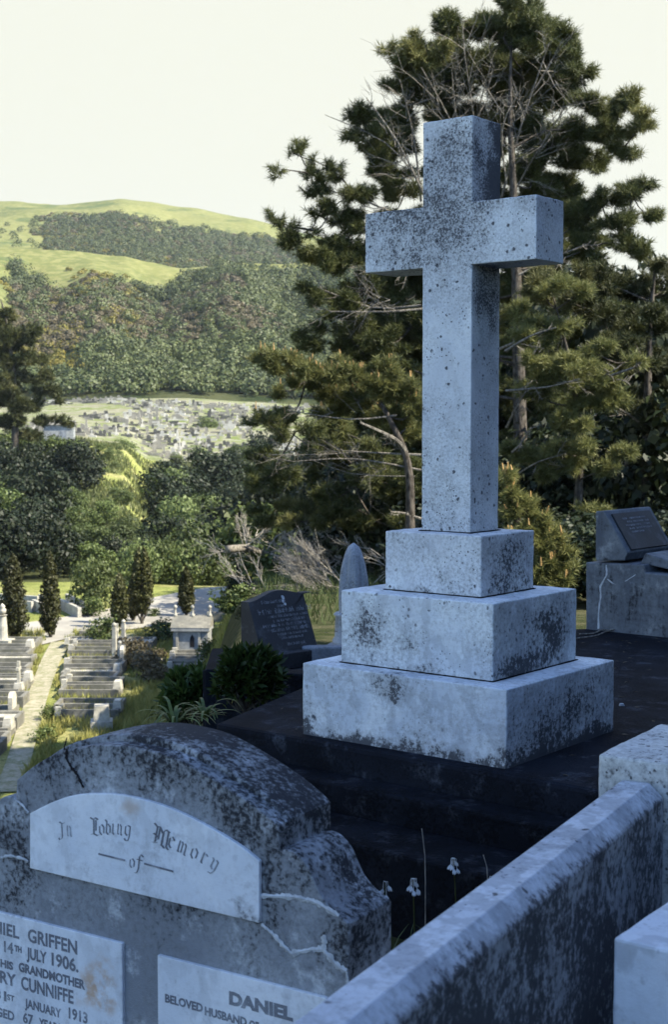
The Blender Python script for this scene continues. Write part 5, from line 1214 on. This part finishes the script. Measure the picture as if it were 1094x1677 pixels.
def lattice():
    L_ = []
    for r in range(46):
        y = 204+148*(r/45)**1.25
        x = -.215*y+rng.random()*2
        while x < .05*y:
            if fbm(x, y, .035, 2) > .49 and not (th_c(x, y)): L_.append((x+rng.normal()*.15, y+rng.normal()*.3))
            x += rng.choice([1.5, 1.8, 2.6, 3.4])
    return L_
def th_c(x, y): return (x/y < -.128 and y < 210)
LL = lattice(); random.shuffle(LL); LL.sort(key=lambda p: p[1]+random.uniform(-60, 60))
GN = {'slab':'rounded headstones','cross':'crosses','obelisk':'obelisks','tomb':'table tombs','kerb':'kerbed graves'}
for (x, y) in LL[:295]:
    k_ = random.choice(['slab','slab','cross','obelisk','tomb','tomb','kerb','kerb','kerb']); mt = random.choice(['fst','fst3','fst3','fst2'])
    o = mobj('distant_'+{'slab':'headstone','cross':'cross','obelisk':'obelisk','tomb':'tomb','kerb':'grave'}[k_], FM[(k_, mt)], loc=(x, y, gz(x, y)-.05)); s = random.uniform(.6, 1.05); o.scale = (s, s, s*.8); o.rotation_euler[2] = random.uniform(-.15, .15)+.1
    tag(o, '%s %s among the crowded graves across the valley' % (CD_[mt], WD_[k_]), 'grave', '%s %s in the far cemetery' % (CD_[mt], GN[k_]))
VV = []; FF = []; MI = []; o_ = 0
for (x, y) in LL[295:]:
    k_ = random.choice(['slab','kerb','tomb','kerb','kerb','tomb']); mi = random.choice([0, 1, 1, 2, 2]); me = FM[(k_, 'fst')]; z = gz(x, y)-.05; s = random.uniform(.5, .95)
    VV += [(x+v.co.x*s, y+v.co.y*s, z+v.co.z*s) for v in me.vertices]; FF += [[i+o_ for i in p.vertices] for p in me.polygons]; MI += [mi]*len(me.polygons); o_ += len(me.vertices)
me = bpy.data.meshes.new('distant_graves'); me.from_pydata(VV, [], FF); [me.materials.append(M[q]) for q in ('fst','fst2','fst3')]; me.polygons.foreach_set('material_index', MI)
tag(mobj('distant_graves', me), 'countless small pale graves filling the cemetery across the valley', 'graves', kind='stuff')
for (px_, py_, s, lab) in ((342,676,.9,'round bright bush standing alone in the far cemetery'),(408,678,.62,'smaller round bush right of the bright one in the far cemetery'),(205,712,.6,'dark bush at the near left corner of the far cemetery')):
    Y = 262 if py_ < 700 else 206; p = at(px_, py_, Y); bush('bush', 'p0', p[0], Y, s*1.2, lab, 'bush', z=gz(p[0], Y)-1.2, sz=s*.8)
# ------------------------------------------------------------------ hillside bush, one object per kind
def scatter_hill(name, cond, n, size, R_, Hh, mat, lab, per=5, card=1.1, y0=362, y1=1150, seed=1):
    r = np.random.default_rng(seed)
    m_ = n*12; Y = 1/(r.uniform(1/y1, 1/y0, m_)) if False else r.uniform(y0, y1, m_)
    th = r.uniform(-.26, .10, m_); x = th*Y; k = cond(x, Y, th)*1.; sel = r.random(m_) < k; x, Y = x[sel][:n], Y[sel][:n]
    z = H(x, Y); N = len(x); q = 100
    sc = r.uniform(.5, 1.0, (N, 1))+.75*r.random((N, 1))**4; C_ = np.stack([x, Y, z], 1)
    d = r.normal(size=(N, q, 3)); d /= np.linalg.norm(d, axis=2, keepdims=True); d[..., 2] = np.abs(d[..., 2])*1.0-.15
    lobe = (r.random((N, q, 1))*.35+.72)
    P = C_[:, None, :]+d*lobe*np.array([R_, R_, Hh])*sc[:, None, :]+np.array([0, 0, Hh*.35])*sc[:, None, :]
    P = P.reshape(-1, 3); d = d.reshape(-1, 3); nn = d+.28*r.normal(size=d.shape); nn /= np.linalg.norm(nn, axis=1, keepdims=True)
    u = np.cross(nn, r.normal(size=nn.shape)); u /= np.linalg.norm(u, axis=1, keepdims=True); v = np.cross(nn, u); s = card*r.uniform(.6, 1.2, (len(P), 1))
    V = np.stack([P-u*s, P-v*s*.8, P+u*s, P+v*s*.8], 1).reshape(-1, 3)
    me = raw_mesh(name, V, np.arange(len(V)).reshape(-1, 4), mat); tag(mobj(name, me), lab, 'bush', kind='stuff'); return N
def woods(x, y, th):
    front = (y < 612+50*(nz(x, y, .02)-.5)*2) & (y < 636)
    leftbare = (th < -.223) & (y > 470)
    bandlow = (y < 400)
    back = (y > 840) & (y < 1090+70*(nz(x, y, .01)-.5)*2) & (th > -.205+.05*(nz(x, y, .02)-.5)) & (th < .02) & (y > 840)
    return front, leftbare, back
def brownf(x, y, th): return (nz(x, y, .016) > .47) & (y > 440) & (y < 590)
def c_green(x, y, th):
    f, lb, b_ = woods(x, y, th); yel = (th < -.175) & (y < 470) & (y > 395)
    return np.where(f & ~lb & ~yel, np.where(brownf(x, y, th), .18, .95), np.where(b_, .45, np.where((y > 560) & (y < 1150), .05*(nz(x, y, .02) > .5), 0)))
def c_brown(x, y, th):
    f, lb, b_ = woods(x, y, th); return np.where(f & brownf(x, y, th) & ~lb, .9, np.where(b_, .6, 0))
def c_gorse(x, y, th):
    f, lb, b_ = woods(x, y, th); g = nz(x, y, .025, 3)
    return np.where((th < -.175) & (y < 475) & (y > 392), .9, np.where(f & (g > .63) & (y > 440), .7, np.where(b_ & (g > .62), .5, np.where((y > 575) & (y < 620) & (g > .66), .3, 0))))
M['wood2'] = leafmat('grey_green_hillside_trees', (.050,.068,.030), (.125,.145,.060), .2, scale=.04)
scatter_hill('hillside_trees', c_green, 3300, 1, 3.1, 3.4, M['wood'], 'dense green bush covering the hillside across the valley', card=.46, seed=5, y1=1100)
scatter_hill('hillside_trees', lambda x, y, th: c_green(x, y, th)*(nz(x, y, .03) > .48), 1500, 1, 2.6, 3.4, M['wood2'], 'greyer trees scattered through the bush on the hillside across the valley', card=.42, seed=6, y1=1100)
scatter_hill('brown_scrub', c_brown, 2400, 1, 2.4, 1.8, M['heath'], 'brown heathy scrub on the hillside across the valley', card=.38, seed=7, y1=1150)
scatter_hill('gorse', c_gorse, 900, 1, 2.0, 1.6, M['gorse'], 'yellow flowering gorse on the hillside across the valley', card=.36, seed=8, y1=1150)
# ------------------------------------------------------------------ haze
t = NT('haze'); v = t.n('ShaderNodeVolumePrincipled'); v.inputs['Color'].default_value = (.80,.90,1.0,1); v.inputs['Density'].default_value = .00007; v.inputs['Anisotropy'].default_value = .2
t.t.links.new(v.outputs[0], t.out.inputs['Volume']); M['haze'] = t.m
m = MB(); m.box((0, 1250, 105), (2700, 1350, 125)); tag(m.build('haze', M['haze']), 'thin blue haze over the valley', 'haze', kind='stuff')
